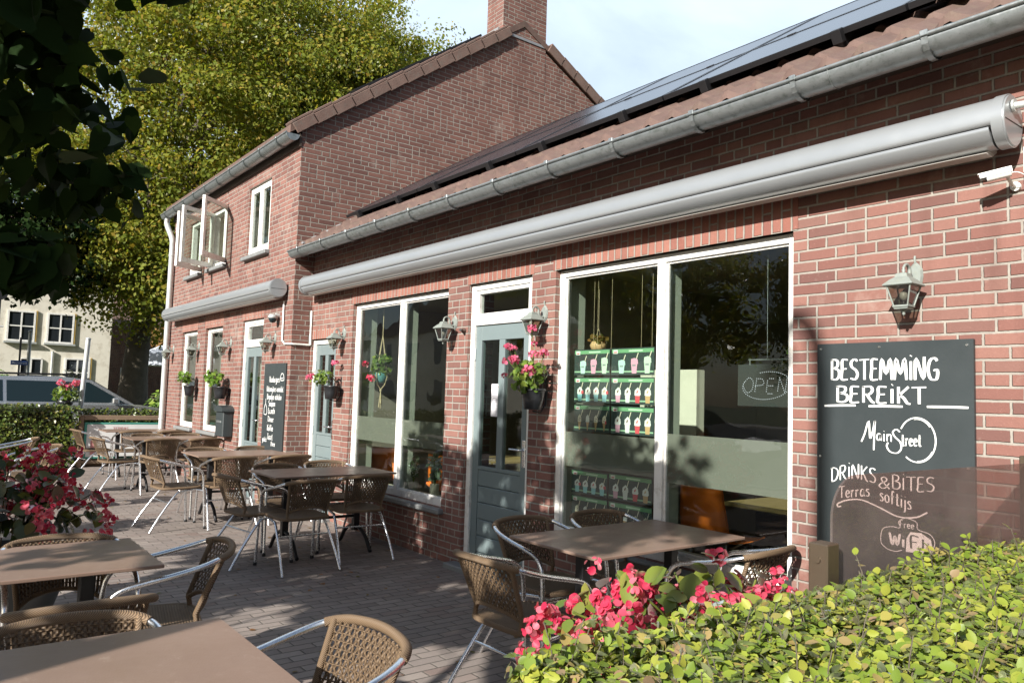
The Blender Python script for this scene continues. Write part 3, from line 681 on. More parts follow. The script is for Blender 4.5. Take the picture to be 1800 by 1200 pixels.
def leaves(name, P, size, N=None, tmpl=LEAF, mats=None, parent=None, jitter=.7, droop=0., tdir=None, up=None):
    """P: leaf base points, N: preferred normals"""
    P = np.asarray(P, float); n = len(P); rng = RNG
    size = np.broadcast_to(np.asarray(size, float), (n,))
    if N is None: N = np.tile([0, 0, 1.], (n, 1))
    Nn = unit(np.asarray(N, float) + rng.normal(0, jitter, (n, 3)))
    T = rng.normal(0, 1, (n, 3)) if tdir is None else np.asarray(tdir, float) + rng.normal(0, .45, (n, 3))
    T[:, 2] -= droop; T = unit(T - Nn * (T * Nn).sum(1, keepdims=True)); B = np.cross(T, Nn)
    tv, tf = tmpl; k = len(tv)
    wid = rng.uniform(.85, 1.2, (n, 1, 1))
    V = P[:, None, :] + (B[:, None, :] * tv[None, :, 0:1] * wid + T[:, None, :] * tv[None, :, 1:2] + Nn[:, None, :] * tv[None, :, 2:3]) * size[:, None, None]
    V = V.reshape(-1, 3)
    lt = np.array([len(f) for f in tf]); li = np.concatenate([np.array(f) for f in tf])
    LI = (li[None, :] + (np.arange(n) * k)[:, None]).reshape(-1); LT = np.tile(lt, n); LS = np.concatenate([[0], np.cumsum(LT)[:-1]])
    me = bpy.data.meshes.new(name); me.vertices.add(len(V)); me.vertices.foreach_set('co', V.astype(np.float32).ravel())
    me.loops.add(len(LI)); me.loops.foreach_set('vertex_index', LI.astype(np.int32)); me.polygons.add(len(LT)); me.polygons.foreach_set('loop_start', LS.astype(np.int32))
    try: me.polygons.foreach_set('loop_total', LT.astype(np.int32))
    except Exception: pass
    mats = mats if isinstance(mats, (list, tuple)) else [mats]
    for q in mats: me.materials.append(q)
    me.update(calc_edges=True); me.validate()
    return link(name, me, parent)

G1 = leafmat('hedge leaves', [(0, (.15, .23, .032)), (.3, (.24, .34, .042)), (.6, (.36, .42, .055)), (.85, (.50, .50, .08)), (.94, (.46, .33, .12)), (1, (.36, .22, .15))], .38, .08)
G2 = leafmat('box hedge leaves', [(0, (.05, .085, .015)), (.5, (.10, .15, .022)), (.85, (.19, .22, .035)), (1, (.26, .2, .05))], .25, .1, .35)
GT = leafmat('autumn lime leaves', [(0, (.16, .215, .035)), (.35, (.26, .31, .05)), (.75, (.38, .365, .06)), (.93, (.50, .38, .07)), (1, (.44, .26, .06))], .56, .015)
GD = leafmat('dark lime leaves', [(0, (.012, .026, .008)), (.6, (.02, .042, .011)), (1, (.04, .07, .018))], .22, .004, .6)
GB = leafmat('bright shrub leaves', [(0, (.10, .22, .02)), (.6, (.22, .38, .04)), (1, (.36, .46, .07))], .4, .08)
GG = leafmat('geranium leaves', [(0, (.09, .17, .025)), (.6, (.21, .32, .05)), (1, (.36, .44, .08))], .35, .06)
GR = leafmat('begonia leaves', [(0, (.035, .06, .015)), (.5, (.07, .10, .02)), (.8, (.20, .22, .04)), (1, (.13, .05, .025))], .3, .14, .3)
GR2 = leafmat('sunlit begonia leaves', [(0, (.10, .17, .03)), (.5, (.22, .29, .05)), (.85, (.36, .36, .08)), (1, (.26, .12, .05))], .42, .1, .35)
GO = leafmat('rusty autumn leaves', [(0, (.16, .17, .03)), (.5, (.30, .16, .05)), (1, (.42, .17, .07))], .4, .05)
GP = leafmat('pale leaved house plant', [(0, (.10, .17, .09)), (.6, (.22, .32, .2)), (1, (.45, .52, .38))], .3, .1)
FP = leafmat('pink geranium petals', [(0, (.70, .10, .22)), (.6, (.85, .22, .36)), (1, (.92, .42, .52))], .4, .02)
FR = leafmat('crimson begonia petals', [(0, (.55, .02, .08)), (.5, (.84, .08, .16)), (1, (.92, .30, .38))], .45, .05)

# ================================================================== hanging wall planters
def wall_planter(loc, label, flowers=(), s=1.0, fol=170, mat=None, spread=(.17, .10, .10), off=(0, 0, 0), seed=1, basket=True):
    root = thing('hanging_planter', label, 'wall planter', loc, 0, 'black planters hung on the brick front')
    m = MB(); w = .082 * s
    m.lathe([(w * .75, -.13 * s), (w * .9, -.06 * s), (w * 1.05, 0), (w * 1.12, .004), (w * 1.12, .018), (w * .98, .018), (w * .9, -.01)], (0, -.13, 0), 14, 0, True, 1.15, .85)
    m.build('pot', M['blackplastic'], root)
    m = MB(); m.tube([(0, -.004, .12), (0, -.004, -.10)], .008, 6); m.tube([(0, -.004, -.09), (0, -.05, -.15 * s), (0, -.13, -.14 * s)], .007, 6)
    m.tube([(w * 1.25 * math.cos(a), -.13 + w * .95 * math.sin(a), .006) for a in [i * math.pi / 8 for i in range(17)]], .005, 6); m.build('wall_hook', M['black'], root)
    rs = np.random.default_rng(seed); q = rs.normal(0, 1, (fol, 3)); q = q / np.linalg.norm(q, axis=1, keepdims=True) * rs.uniform(.45, 1, (fol, 1))
    P = q * np.array(spread) + np.array([off[0], -.15 + off[1], .09 + off[2]]); P[:, 1] = np.minimum(P[:, 1], -.02)
    leaves('foliage', P, rs.uniform(.022, .048, fol) * s, q + [0, -.3, .6], HEART, mat or GG, root)
    for (fx, fy, fz, fr) in flowers:
        stm = MB(); stm.tube([(off[0] * .5, -.14, .06), (fx * .6, -.14 + fy * .6, fz * .5 + .03), (fx, -.14 + fy, fz)], .0025, 5)
        nf = 26; q = rs.normal(0, 1, (nf, 3)); q = q / np.linalg.norm(q, axis=1, keepdims=True); q[:, 2] = np.abs(q[:, 2]) * .8 - .1
        h = leaves('flower_head', np.array([fx, -.14 + fy, fz]) + q * fr * .72, rs.uniform(.35, .5, nf) * fr * 1.3, q, PETAL, FP, root, .25)
        stm.build('flower_stalk', GG, h)
    return root
wall_planter((-4.52, 0, 1.56), 'planter full of pink geraniums right of the front door', [(-.19, -.10, .33, .045), (-.10, -.12, .32, .036), (-.13, -.14, .22, .05), (-.05, -.15, .23, .045), (.06, -.05, .27, .045), (.15, -.02, .28, .045), (.13, -.15, .14, .055), (.0, -.02, .47, .045), (.01, 0, .36, .032), (-.20, -.12, .11, .03)], 1.1, 230, None, (.17, .12, .13), (-.02, -.02, .02), 3)
wall_planter((-8.16, 0, 1.55), 'planter with two pink geranium heads beside the narrow corner door', [(-.22, -.16, .10, .05), (.02, .04, .27, .05), (-.19, -.14, .13, .035)], 1.05, 110, None, (.20, .12, .09), (-.1, -.05, .02), 4)
wall_planter((-11.38, HY, 1.50), 'planter spilling bright green leaves beside the mailbox', [], 1.25, 190, GB, (.20, .13, .12), (-.12, -.05, .05), 5)
wall_planter((-13.0, HY, 1.50), 'planter with green leaves between the two tall house windows', [], 1.1, 150, GB, (.14, .12, .11), (-.03, -.05, .06), 6)

# ================================================================== mailbox, security cameras
root = thing('mailbox', 'dark anthracite wall mailbox with arched lid left of the house door', 'mailbox', (-11.28, HY, .80))
m = MB(); m.bevbox(-.17, .17, -.15, -.004, .0, .36, .012); m.build('body', M['board'], root)
m = MB(); pr = [(-.195, .36)] + [(-.195 * math.cos(math.pi * i / 12), .375 + .075 * math.sin(math.pi * i / 12)) for i in range(13)] + [(.195, .36)]
n = len(pr); m.add([(x, -.175, z) for x, z in pr] + [(x, -.003, z) for x, z in pr], [list(range(n)), list(range(n, 2 * n))[::-1]] + [[(i + 1) % n, i, i + n, (i + 1) % n + n] for i in range(n)]); m.build('lid', M['board'], root)
m = MB(); m.bevbox(-.10, .10, -.158, -.148, .20, .23, .003); m.build('name_plate', M['zinc'], root)

root = SCM = thing('security_camera', 'white bullet security camera under the right end of the long awning', 'camera', (-1.285, 0, 2.53))
m = MB(); d = Vector((-.92, -.30, -.16)).normalized(); a = Vector((.03, -.19, .065)); b = a + d * .15
m.tube([a, b], .030, 16); m.tube([b - d * .004, b + d * .012], .026, 16, 1); m.build('housing', [M['white'], M['black']], root)
m = MB(); side = d.cross(Vector((0, 0, 1))).normalized(); upv = side.cross(d)
T = Matrix((d, side, upv)).transposed().to_4x4(); T.translation = a
m.bevbox(-.01, .20, -.036, .036, .030, .038, .002, 0, T); m.bevbox(-.01, .19, -.037, -.033, .0, .034, .001, 0, T); m.bevbox(-.01, .19, .033, .037, .0, .034, .001, 0, T); m.build('sun_shield', M['white'], root)
m = MB(); m.tube([(0, -.001, 0), (0, -.03, 0)], .034, 16); m.tube([(0, -.02, 0), (0, -.07, .0), (.0, -.13, .02), (.0, -.18, .045)], .012, 10); m.build('bracket', M['white'], root)
m = MB(); m.tube(smooth_path([tuple(a - d * .0), (.08, -.16, .055), (.13, -.06, .0), (.13, -.01, -.02), (.10, -.005, 0), (.12, -.005, .05), (.2, -.005, .07)], 5), .004, 6); m.build('cable', M['white'], root); root.scale = (.62, .62, .62)
root = thing('junction_box', 'white plastic junction box at the right edge beside the security camera', 'junction box', (-1.17, 0, 2.63))
m = MB(); m.bevbox(-.07, .07, -.06, -.002, -.07, .07, .014); m.build('box', M['white'], root); m = MB(); m.bevbox(-.064, .064, -.066, -.0605, -.064, .064, .008); m.build('cover', M['white'], root)
root = thing('security_camera', 'small dome camera under the right end of the shorter awning on the house', 'camera', (-9.55, HY, 2.43))
m = MB(); m.tube([(0, -.002, .02), (0, -.05, .02)], .03, 12); m.lathe([(.03, .0), (.055, .01), (.06, .035), (.04, .06)], (0, -.085, -.03), 14); m.build('housing', M['zinc_light'], root)
m = MB(); m.lathe([(.01, -.05), (.035, -.04), (.05, -.01), (.054, .01)], (0, -.085, -.03), 14); m.build('dome', M['carglass'], root)

root = thing('door_sensor', 'small red brown sensor on the brick left of the front door frame', 'sensor', (-5.67, 0, 2.09))
m = MB(); m.tube([(0, -.002, 0), (0, -.03, 0)], .022, 12); m.tube([(0, -.03, 0), (.02, -.06, 0)], .014, 10); m.build('housing', M['tile'], root); m = MB(); m.tube([(.02, -.06, 0), (.024, -.066, 0)], .012, 10); m.build('lens', M['black'], root)

# ================================================================== stroke lettering
FONT = {
'A': (5, [[(0, 0), (2.5, 10), (5, 0)], [(1, 3.6), (4, 3.6)]]), 'B': (5, [[(.6, 0), (.6, 10)], [(0, 9.6), (2, 10), (4, 9.2), (3.8, 6.6), (1.6, 5.6)], [(1.6, 5.6), (4.6, 4.6), (4.8, 1.6), (3, 0), (.2, .2)]]),
'D': (5.2, [[(.6, 0), (.6, 10)], [(-.3, 9.6), (2.2, 9.8), (4.8, 7.6), (5, 4), (3.4, .8), (.2, .1)]]), 'E': (4.2, [[(4, 9.8), (.8, 9.7), (.6, 5.2), (.4, .2), (4, .1)], [(.6, 5.2), (3.3, 5.4)]]),
'F': (4, [[(.6, 0), (.6, 9.8), (4, 9.8)], [(.6, 5.2), (3.3, 5.4)]]), 'G': (5.4, [[(4.8, 8.6), (3.6, 9.9), (1.4, 9), (.3, 5), (1.2, 1), (3, 0), (4.7, .8), (4.9, 4.4), (2.9, 4.3)]]),
'I': (1.8, [[(.9, 0), (.9, 8.6)], [(.9, 11), (1.1, 11.3)]]), 'K': (5, [[(.6, 0), (.6, 10)], [(4.6, 10), (.9, 5)], [(.9, 5), (2.6, 3.4), (4, .4), (5.3, -.2)]]),
'M': (6.6, [[(0, 0), (.9, 10), (3.2, 2.6), (5.4, 10), (6.4, 0)]]), 'N': (5.4, [[(.2, 0), (.7, 10), (4.5, .3), (4.9, 10.6)]]), 'O': (5.4, [[(2.7, 10), (.5, 7.5), (.5, 2.5), (2.7, 0), (4.9, 2.5), (4.9, 7.5), (2.7, 10)]]),
'P': (4.6, [[(.6, 0), (.6, 10)], [(.2, 9.7), (3.4, 10), (4.5, 7.6), (3.2, 5), (.7, 4.6)]]), 'R': (5.2, [[(.6, 0), (.6, 10)], [(.1, 9.7), (3.4, 10), (4.4, 7.8), (3.2, 5.4), (.8, 5)], [(2, 5.1), (4, 1), (5.4, -.2)]]),
'S': (4.6, [[(4.3, 9.2), (2.6, 10), (.7, 8.8), (.9, 6.4), (3.4, 4.6), (4.3, 2.4), (3, .2), (.2, .6)]]), 'T': (5, [[(2.6, 0), (2.6, 9.8)], [(-.3, 9.6), (5.3, 9.9)]]), 'U': (5, [[(.5, 10), (.5, 2.5), (2.5, 0), (4.5, 2.5), (4.5, 10)]]),
'W': (7, [[(0, 10), (1.8, 0), (3.5, 8), (5, 0), (6.8, 10)]]), 'H': (5, [[(.5, 0), (.5, 10)], [(4.5, 0), (4.5, 10)], [(.5, 5), (4.5, 5)]]), 'L': (4, [[(.6, 10), (.6, .1), (4, .1)]]), 'V': (5, [[(0, 10), (2.5, 0), (5, 10)]]),
'&': (6, [[(5.4, 5), (3.6, .8), (1.6, 0), (.2, 2), (1.4, 4.4), (3.8, 6.6), (4, 9), (2.6, 10), (1.4, 8.6), (2.2, 5.6), (5.6, -.2)]]),
'a': (4.2, [[(3.6, 5.6), (1.6, 6), (.4, 3), (1.4, .2), (3.2, 1.6), (3.6, 5.8), (3.7, 1), (4.4, .2)]]), 'b': (4, [[(.5, 10), (.5, 0)], [(.5, 4.5), (2.4, 6), (3.8, 3.6), (2.6, .2), (.5, .8)]]), 'c': (3.6, [[(3.3, 5.2), (1.6, 6), (.4, 3), (1.6, .1), (3.4, .8)]]),
'd': (4.2, [[(3.6, 10), (3.6, 0)], [(3.6, 5), (1.6, 6), (.4, 3), (1.6, .1), (3.5, 1.4)]]), 'e': (3.8, [[(.6, 3), (3.3, 3.6), (2.6, 5.8), (1, 5.4), (.4, 2.4), (1.6, .1), (3.6, 1)]]), 'f': (3.2, [[(3, 9.4), (1.9, 10), (1.3, 8), (1.3, 0)], [(.2, 6), (2.8, 6)]]),
'g': (4, [[(3.5, 5.6), (1.6, 6), (.5, 3.2), (1.6, .6), (3.4, 2)], [(3.5, 6), (3.4, -2), (1.8, -3.2), (.4, -2.2)]]), 'h': (4, [[(.5, 10), (.5, 0)], [(.6, 4), (2.2, 6), (3.5, 4.6), (3.6, 0)]]), 'i': (1.6, [[(.8, 6), (.8, .3), (1.4, 0)], [(.8, 8.3), (.95, 8.6)]]), 'j': (2, [[(1.2, 6), (1.1, -2.4), (-.2, -3.2)], [(1.2, 8.3), (1.35, 8.6)]]),
'k': (3.8, [[(.5, 10), (.5, 0)], [(3.4, 6), (.7, 3), (3.7, 0)]]), 'l': (1.6, [[(.8, 10), (.8, .4), (1.4, 0)]]), 'm': (6.2, [[(.5, 6), (.5, 0)], [(.6, 4.4), (2, 6), (3.1, 4.6), (3.1, 0)], [(3.2, 4.4), (4.7, 6), (5.7, 4.6), (5.7, 0)]]), 'n': (4, [[(.5, 6), (.5, 0)], [(.6, 4), (2.2, 6), (3.5, 4.6), (3.6, .3), (4.1, 0)]]),
'o': (4, [[(2, 6), (.5, 4.6), (.5, 1.4), (2, 0), (3.5, 1.4), (3.5, 4.6), (2, 6)]]), 'p': (4, [[(.5, 6), (.5, -3)], [(.5, 4.5), (2.4, 6), (3.8, 3.6), (2.6, .2), (.5, .8)]]), 'r': (3, [[(.5, 6), (.6, 0)], [(.6, 3.6), (1.8, 5.8), (3, 5.6)]]), 's': (3.2, [[(2.9, 5.4), (1.5, 6), (.5, 4.6), (2.4, 2.8), (2.8, .9), (1.4, 0), (.2, .6)]]),
't': (3, [[(1.4, 9), (1.3, 1), (2, 0), (2.9, .6)], [(.1, 6.2), (2.8, 6.4)]]), 'u': (4, [[(.5, 6), (.6, 1.2), (1.8, 0), (3.4, 2), (3.5, 6), (3.5, .4), (4.1, 0)]]), 'v': (3.8, [[(.2, 6), (1.9, 0), (3.6, 6)]]), 'w': (5.4, [[(.2, 6), (1.4, 0), (2.7, 5), (3.9, 0), (5.2, 6)]]), 'z': (3.6, [[(.3, 6), (3.3, 6), (.3, 0), (3.4, 0)]]),
'y': (4, [[(.3, 6), (2, .6)], [(3.6, 6), (2, .6), (.8, -3)]]), ' ': (3, []), '-': (3, [[(.4, 3.4), (2.6, 3.4)]]),
}
def ribbon(mb, pts, w, y, call=.55, k=4, m=0):
    """brush stroke in the xz plane, wider on the down strokes"""
    P = smooth_path([(p[0], 0, p[1]) for p in pts], k) if len(pts) > 2 else [Vector((p[0], 0, p[1])) for p in pts]
    L = []; R_ = []
    for i, p in enumerate(P):
        t = (P[min(i + 1, len(P) - 1)] - P[max(i - 1, 0)])
        if t.length < 1e-7: t = Vector((1, 0, 0))
        t.normalize(); nrm = Vector((-t.z, 0, t.x)); e = min(1, (min(i, len(P) - 1 - i) + 1.2) / 2.2)
        ww = w * .5 * ((1 - call) + call * abs(t.z)) * (.75 + .25 * e)
        L.append((p.x + nrm.x * ww, y, p.z + nrm.z * ww)); R_.append((p.x - nrm.x * ww, y, p.z - nrm.z * ww))
    n = len(P); mb.add(L + R_, [[i, i + 1, n + i + 1, n + i] for i in range(n - 1)], m)
def write(mb, text, x0, x1, z0, z1, y, w=.006, slope=0., gap=1.1, call=.55, m=0, bow=0., slant=0.):
    tot = sum(FONT[c][0] + gap for c in text) - gap; sx = (x1 - x0) / tot; hz_ = (z1 - z0) / 10; x = 0
    for c in text:
        wd, st = FONT[c]
        for s in st:
            pts = []
            for a, b in s:
                u = (x + a) / tot
                pts.append((x0 + (x + a + slant * b) * sx, z0 + b * hz_ + slope * u + bow * math.sin(u * math.pi)))
            ribbon(mb, pts, w, y, call, 4, m)
        x += wd + gap

# ---- big board
root = thing('welcome_board', 'big black board lettered BESTEMMING BEREIKT on the brick wall by the hedge', 'sign board', (0, 0, 0))
m = MB(); m.bevbox(-2.238, -1.462, -.026, -.004, .60, 1.848, .002); m.build('board', M['board'], root)
m = MB(); Y = -.0285
write(m, 'BESTEMMING', -2.157, -1.615, 1.657, 1.762, Y, .0145)
mb_ = m; write(m, 'BEREIKT', -2.127, -1.675, 1.540, 1.622, Y, .0155)
for a, b in (((-2.194, 1.517), (-2.022, 1.524)), ((-1.954, 1.522), (-1.783, 1.525)), ((-1.669, 1.528), (-1.485, 1.529))): ribbon(m, [a, ((a[0] + b[0]) / 2, (a[1] + b[1]) / 2 + .001), b], .012, Y, .1)
ribbon(m, [(-1.992, 1.340), (-1.975, 1.38), (-1.953, 1.447), (-1.947, 1.36), (-1.932, 1.40), (-1.921, 1.452), (-1.925, 1.38), (-1.928, 1.302)], .0085, Y, .5)
write(m, 'ain', -1.915, -1.838, 1.352, 1.408, Y, .0075)
ribbon(m, [(-1.797, 1.400), (-1.815, 1.412), (-1.832, 1.398), (-1.822, 1.375), (-1.796, 1.350), (-1.792, 1.318), (-1.812, 1.296), (-1.845, 1.300), (-1.862, 1.325), (-1.856, 1.345)], .0085, Y, .5)
write(m, 'treet', -1.790, -1.697, 1.333, 1.393, Y, .0075, .004)
cx, cz, rx, rz_ = -1.716, 1.366, .086, .107
ribbon(m, [(cx + rx * math.cos(math.radians(a)), cz + rz_ * math.sin(math.radians(a))) for a in range(152, -130, -14)], .0075, Y, .3, 3)
ribbon(m, [(cx + rx * .9 * math.cos(math.radians(a)), cz + rz_ * .93 * math.sin(math.radians(a))) for a in range(100, 30, -12)], .003, Y, .1, 3)
ribbon(m, [(cx + rx * .93 * math.cos(math.radians(a)), cz + rz_ * .95 * math.sin(math.radians(a))) for a in range(-30, -100, -12)], .0035, Y, .1, 3)
write(m, 'DRINKS', -2.155, -1.918, 1.118, 1.190, Y, .0075, .018, bow=.02)
write(m, '&', -1.903, -1.845, 1.117, 1.172, Y, .007); write(m, 'BITES', -1.838, -1.638, 1.122, 1.190, Y, .0075, .006, bow=-.006)
write(m, 'Terras', -2.112, -1.950, 1.040, 1.100, Y, .007, .030); write(m, 'softijs', -1.898, -1.745, 1.055, 1.118, Y, .007, -.026)
ribbon(m, [(-2.100, 1.000), (-2.118, .995), (-2.116, 1.012), (-2.064, 1.036), (-1.99, 1.045), (-1.899, 1.019), (-1.811, .988), (-1.726, .995), (-1.67, 1.026)], .009, Y, .35, 6)
write(m, 'Free', -1.800, -1.732, .938, .972, Y, .005)
write(m, 'Wi', -1.850, -1.778, .848, .905, Y, .012)
# the speech cloud round "Wi" and the solid patch that carries FI
ribbon(m, [(-1.86, .822), (-1.892, .850), (-1.885, .915), (-1.84, .935), (-1.80, .935), (-1.805, .965), (-1.77, .985), (-1.72, .972), (-1.715, .94), (-1.66, .925), (-1.638, .888), (-1.655, .835)], .0035, Y, .1, 5)
ribbon(m, [(-1.86, .822), (-1.82, .818), (-1.79, .83)], .0035, Y, .1, 5)
pt = [(-1.772, .825), (-1.768, .89), (-1.750, .922), (-1.70, .925), (-1.655, .90), (-1.645, .845), (-1.68, .83)]
m.add([(a, Y, b) for a, b in pt], [list(range(len(pt)))[::-1]])
m.build('lettering', M['chalk'], root)
m = MB(); write(m, 'FI', -1.752, -1.682, .845, .905, Y - .0008, .011); m.build('dark_letters', M['board'], root)
m = MB()
for x, z in ((-2.215, 1.82), (-1.90, 1.822), (-1.49, 1.82), (-2.218, 1.25), (-1.49, 1.25)): m.tube([(x, -.026, z), (x, -.030, z)], .006, 10)
m.build('screw', M['alu'], root)
# ---- narrow menu board
root = thing('menu_board', 'tall narrow black menu board with white handwritten list on the house corner', 'menu board', (0, 0, 0))
m = MB(); m.bevbox(-9.905, -9.185, HY - .024, HY - .003, .66, 1.835, .002); m.build('board', M['board'], root)
m = MB(); Y = HY - .0265
for tx, a, b, c, h, w in (('Hamburgers', -9.70, -9.36, 1.595, .075, .014), ('Uitsmijters-omelet', -9.78, -9.22, 1.475, .07, .013), ('Broodjes-schalen', -9.76, -9.27, 1.375, .07, .013), ('Soepen', -9.69, -9.47, 1.290, .07, .014), ('Lunch', -9.69, -9.47, 1.195, .075, .015), ('Diner', -9.69, -9.49, 1.09, .07, .014), ('Koffie', -9.70, -9.50, .975, .075, .014), ('Taart', -9.68, -9.50, .865, .075, .015), ('gebak', -9.85, -9.70, .83, .06, .011), ('thee', -9.55, -9.40, .79, .06, .011)):
    write(m, tx, a, b, c, c + h, Y, w * .8)
ribbon(m, [(-9.33, 1.62), (-9.33, 1.66), (-9.30, 1.70), (-9.25, 1.70), (-9.22, 1.66), (-9.22, 1.62), (-9.33, 1.62), (-9.30, 1.645), (-9.24, 1.645)], .01, Y, .2)
ribbon(m, [(-9.84, 1.18), (-9.84, 1.26), (-9.80, 1.32), (-9.80, 1.38)], .01, Y, .2); ribbon(m, [(-9.84, 1.18), (-9.75, 1.18), (-9.75, 1.26), (-9.79, 1.31)], .01, Y, .2)
m.build('lettering', M['chalk'], root)
# ---- paper notice on the door
root = thing('paper_notice', 'white paper notice with a red mark on the left pane of the front door', 'notice', (0, 0, 0))
m = MB(); m.box(-5.325, -5.20, .0655, .068, 1.335, 1.615); m.build('sheet', plain('white paper', (.85, .84, .86), .6, var=.03), root)
m = MB(); 
for i in range(13):
    z = 1.575 - i * .0165; m.box(-5.31, -5.31 + (.05 if i == 0 else .085 - .02 * ((i * 7) % 3)), .0648, .0652, z, z + .0035)
m.build('printed_lines', plain('grey print', (.35, .35, .42), .7), root)
m = MB(); m.tube([(-5.225, .0648, 1.59), (-5.225, .0653, 1.59)], .011, 12); m.build('red_mark', plain('red print', (.6, .08, .08), .6), root)
root = thing('opening_sticker', 'small white lettered sticker low on the left door pane', 'sticker', (0, 0, 0))
m = MB(); write(m, 'OPEN', -5.33, -5.25, .955, .975, .066, .004); m.build('heading', M['chalk'], root); m = MB(); write(m, 'wo - zo', -5.33, -5.24, .93, .945, .066, .003); m.build('lettering', M['chalk'], root)
# ================================================================== chair
def make_chair():
    root = thing('terrace_chair', 'chair', 'chair', (0, 0, 0), 0, 'wicker and aluminium terrace chairs')
    half = [(.262, .255, .012), (.258, .235, .30), (.255, .22, .52), (.254, .20, .595), (.255, .15, .64), (.258, .06, .664), (.262, -.06, .690), (.256, -.16, .715), (.232, -.235, .738), (.18, -.285, .752), (.09, -.31, .76)]
    full = half + [(0, -.317, .763)] + [(-x, y, z) for x, y, z in half[::-1]]
    P = smooth_path(full, 5)
    m = MB(); m.tube(P, .0125, 10); m.build('arm_frame', M['alu'], root)
    m = MB()
    for s in (-1, 1): m.lathe([(.016, 0), (.0165, .02), (.013, .028)], (s * .262, .2555, 0), 10)
    m.build('foot_cap', M['blackplastic'], root)
    m = MB(); bk = [p for p in P if p.y < -.228]; m.tube(bk, .0165, 12); m.build('top_rail', M['wrap'], root)
    for s in (-1, 1):
        m = MB(); m.tube(smooth_path([(s * .215, .16, .418), (s * .218, .02, .40), (s * .225, -.05, .375), (s * .245, -.21, .16), (s * .255, -.305, .004)], 4), .0115, 10); o = m.build('rear_leg', M['alu'], root)
    m = MB(); m.tube([(-.232, -.115, .29), (.232, -.115, .29)], .008, 8); m.build('stretcher', M['alu'], root)
    m = MB(); m.tube([(-.255, .23, .40), (.255, .23, .40)], .009, 8)
    for s in (-1, 1): m.tube([(s * .256, .228, .40), (s * .215, .16, .415)], .009, 8)
    m.build('seat_rail', M['alu'], root)
    # seat
    m = MB(); out = []; n = 40
    for i in range(n):
        a = 2 * math.pi * i / n; c, s_ = math.cos(a), math.sin(a); e = .42
        out.append((.218 * math.copysign(abs(c) ** e, c), .03 + .212 * math.copysign(abs(s_) ** e, s_)))
    rings = [(1.0, .428), (1.0, .440), (.93, .446), (.6, .440), (.2, .436)]
    vs = [(x * k, .03 + (y - .03) * k, z) for k, z in rings for x, y in out]; fs = []
    for r_ in range(len(rings) - 1):
        for i in range(n): a = r_ * n + i; b = r_ * n + (i + 1) % n; fs.append([a, b, b + n, a + n])
    fs.append([(len(rings) - 1) * n + i for i in range(n)]); fs.append(list(range(n))[::-1]); m.add(vs, fs, 0, True); seat = m.build('seat', M['wicker_seat'], root)
    m = MB(); m.tube([(x, y, .434) for x, y in out] + [(out[0][0], out[0][1], .434)], .014, 8, 0, False); m.build('seat_rim', M['wrap'], seat)
    # uprights + lower arch
    def back(u, t):   # u -1..1 across, t 0 (top) .. 1 (bottom)
        x = u * (.205 - .03 * t); z = .748 - .255 * t; y = -.300 + .045 * u * u + .10 * t
        return Vector((x, y, z))
    m = MB()
    for s in (-1, 1): m.tube([back(s, -.02), back(s, .5), back(s, 1.0), (s * .172, -.165, .435)], .0125, 8)
    m.tube(smooth_path([back(-1, 1.04) , back(-.6, .90), back(0, .84), back(.6, .90), back(1, 1.04)], 5), .011, 8); m.build('back_upright', M['wrap'], root)
    m = MB(); ns = 25
    for i in range(ns):
        u = -.95 + 1.9 * i / (ns - 1); tb = .86 + .12 * u * u; K = 11
        for j in range(K):
            t0, t1 = tb * j / K, tb * (j + 1) / K; a, b = back(u, t0), back(u, t1); of = .0035 if (i + j) % 2 else -.0035; of2 = -of; w = .0062
            vs = [(a.x - w, a.y + of, a.z), (a.x + w, a.y + of, a.z), (b.x + w, b.y + of2, b.z), (b.x - w, b.y + of2, b.z)]
            m.add(vs + [(x, y - .003, z) for x, y, z in vs], [[0, 3, 2, 1], [4, 5, 6, 7], [0, 4, 7, 3], [1, 2, 6, 5]])
    for j in range(10):
        t = .04 + j * .088; m.tube([back(-.98 + 1.96 * q / 8, t) for q in range(9)], .003, 4)
    m.build('backrest', M['wicker'], root)
    return root
def make_table():
    root = thing('terrace_table', 'table', 'table', (0, 0, 0), 0, 'brown topped terrace tables')
    m = MB(); m.bevbox(-.35, .35, -.6, .6, .726, .742, .003); m.build('tabletop', M['table'], root)
    for s in (-1, 1):
        y = s * .36
        m = MB(); m.bevbox(-.03, .03, y - .03, y + .03, .16, .70, .004); m.bevbox(-.22, .22, y - .03, y + .03, .70, .7255, .003); m.build('column', M['black'], root)
        m = MB(); P = smooth_path([(-.33, y, .012), (-.30, y, .035), (-.22, y, .13), (-.10, y, .19), (0, y, .205), (.10, y, .19), (.22, y, .13), (.30, y, .035), (.33, y, .012)], 4); m.tube(P, .018, 8)
        m.build('arched_foot', M['black'], root)
    m = MB(); m.tube([(0, -.33, .30), (0, .33, .30)], .014, 8); m.build('crossbar', M['black'], root)
    return root
tp = make_table(); cp = make_chair()
TABLES = [((-3.05, -.60, 0), 0, 'brown topped table nearest the flowers and hedge, by the display window'),
          ((-2.32, -3.60, 0), 0, 'sunlit table across the bottom left corner of the photo'),
          ((-3.92, -3.56, 0), 0, 'shaded table behind the sunlit corner table, at the left edge'),
          ((-6.90, -.74, 0), 0, 'table with two chair backs turned to the camera, before the plant window'),
          ((-9.16, -.76, 0), 0, 'table in front of the narrow corner door'),
          ((-12.05, -.84, 0), 0, 'table in front of the mailbox'),
          ((-14.05, -.82, 0), 0, 'farthest table, beside the banner at the end of the terrace'),
          ((-11.5, -3.6, 0), R(90), 'table behind the left mass of red begonias')]
for i, (p, rz, lab) in enumerate(TABLES):
    o = tp if i == 0 else copy_tree(tp)
    o.location = p; o.rotation_euler = (0, 0, rz); o['label'] = lab
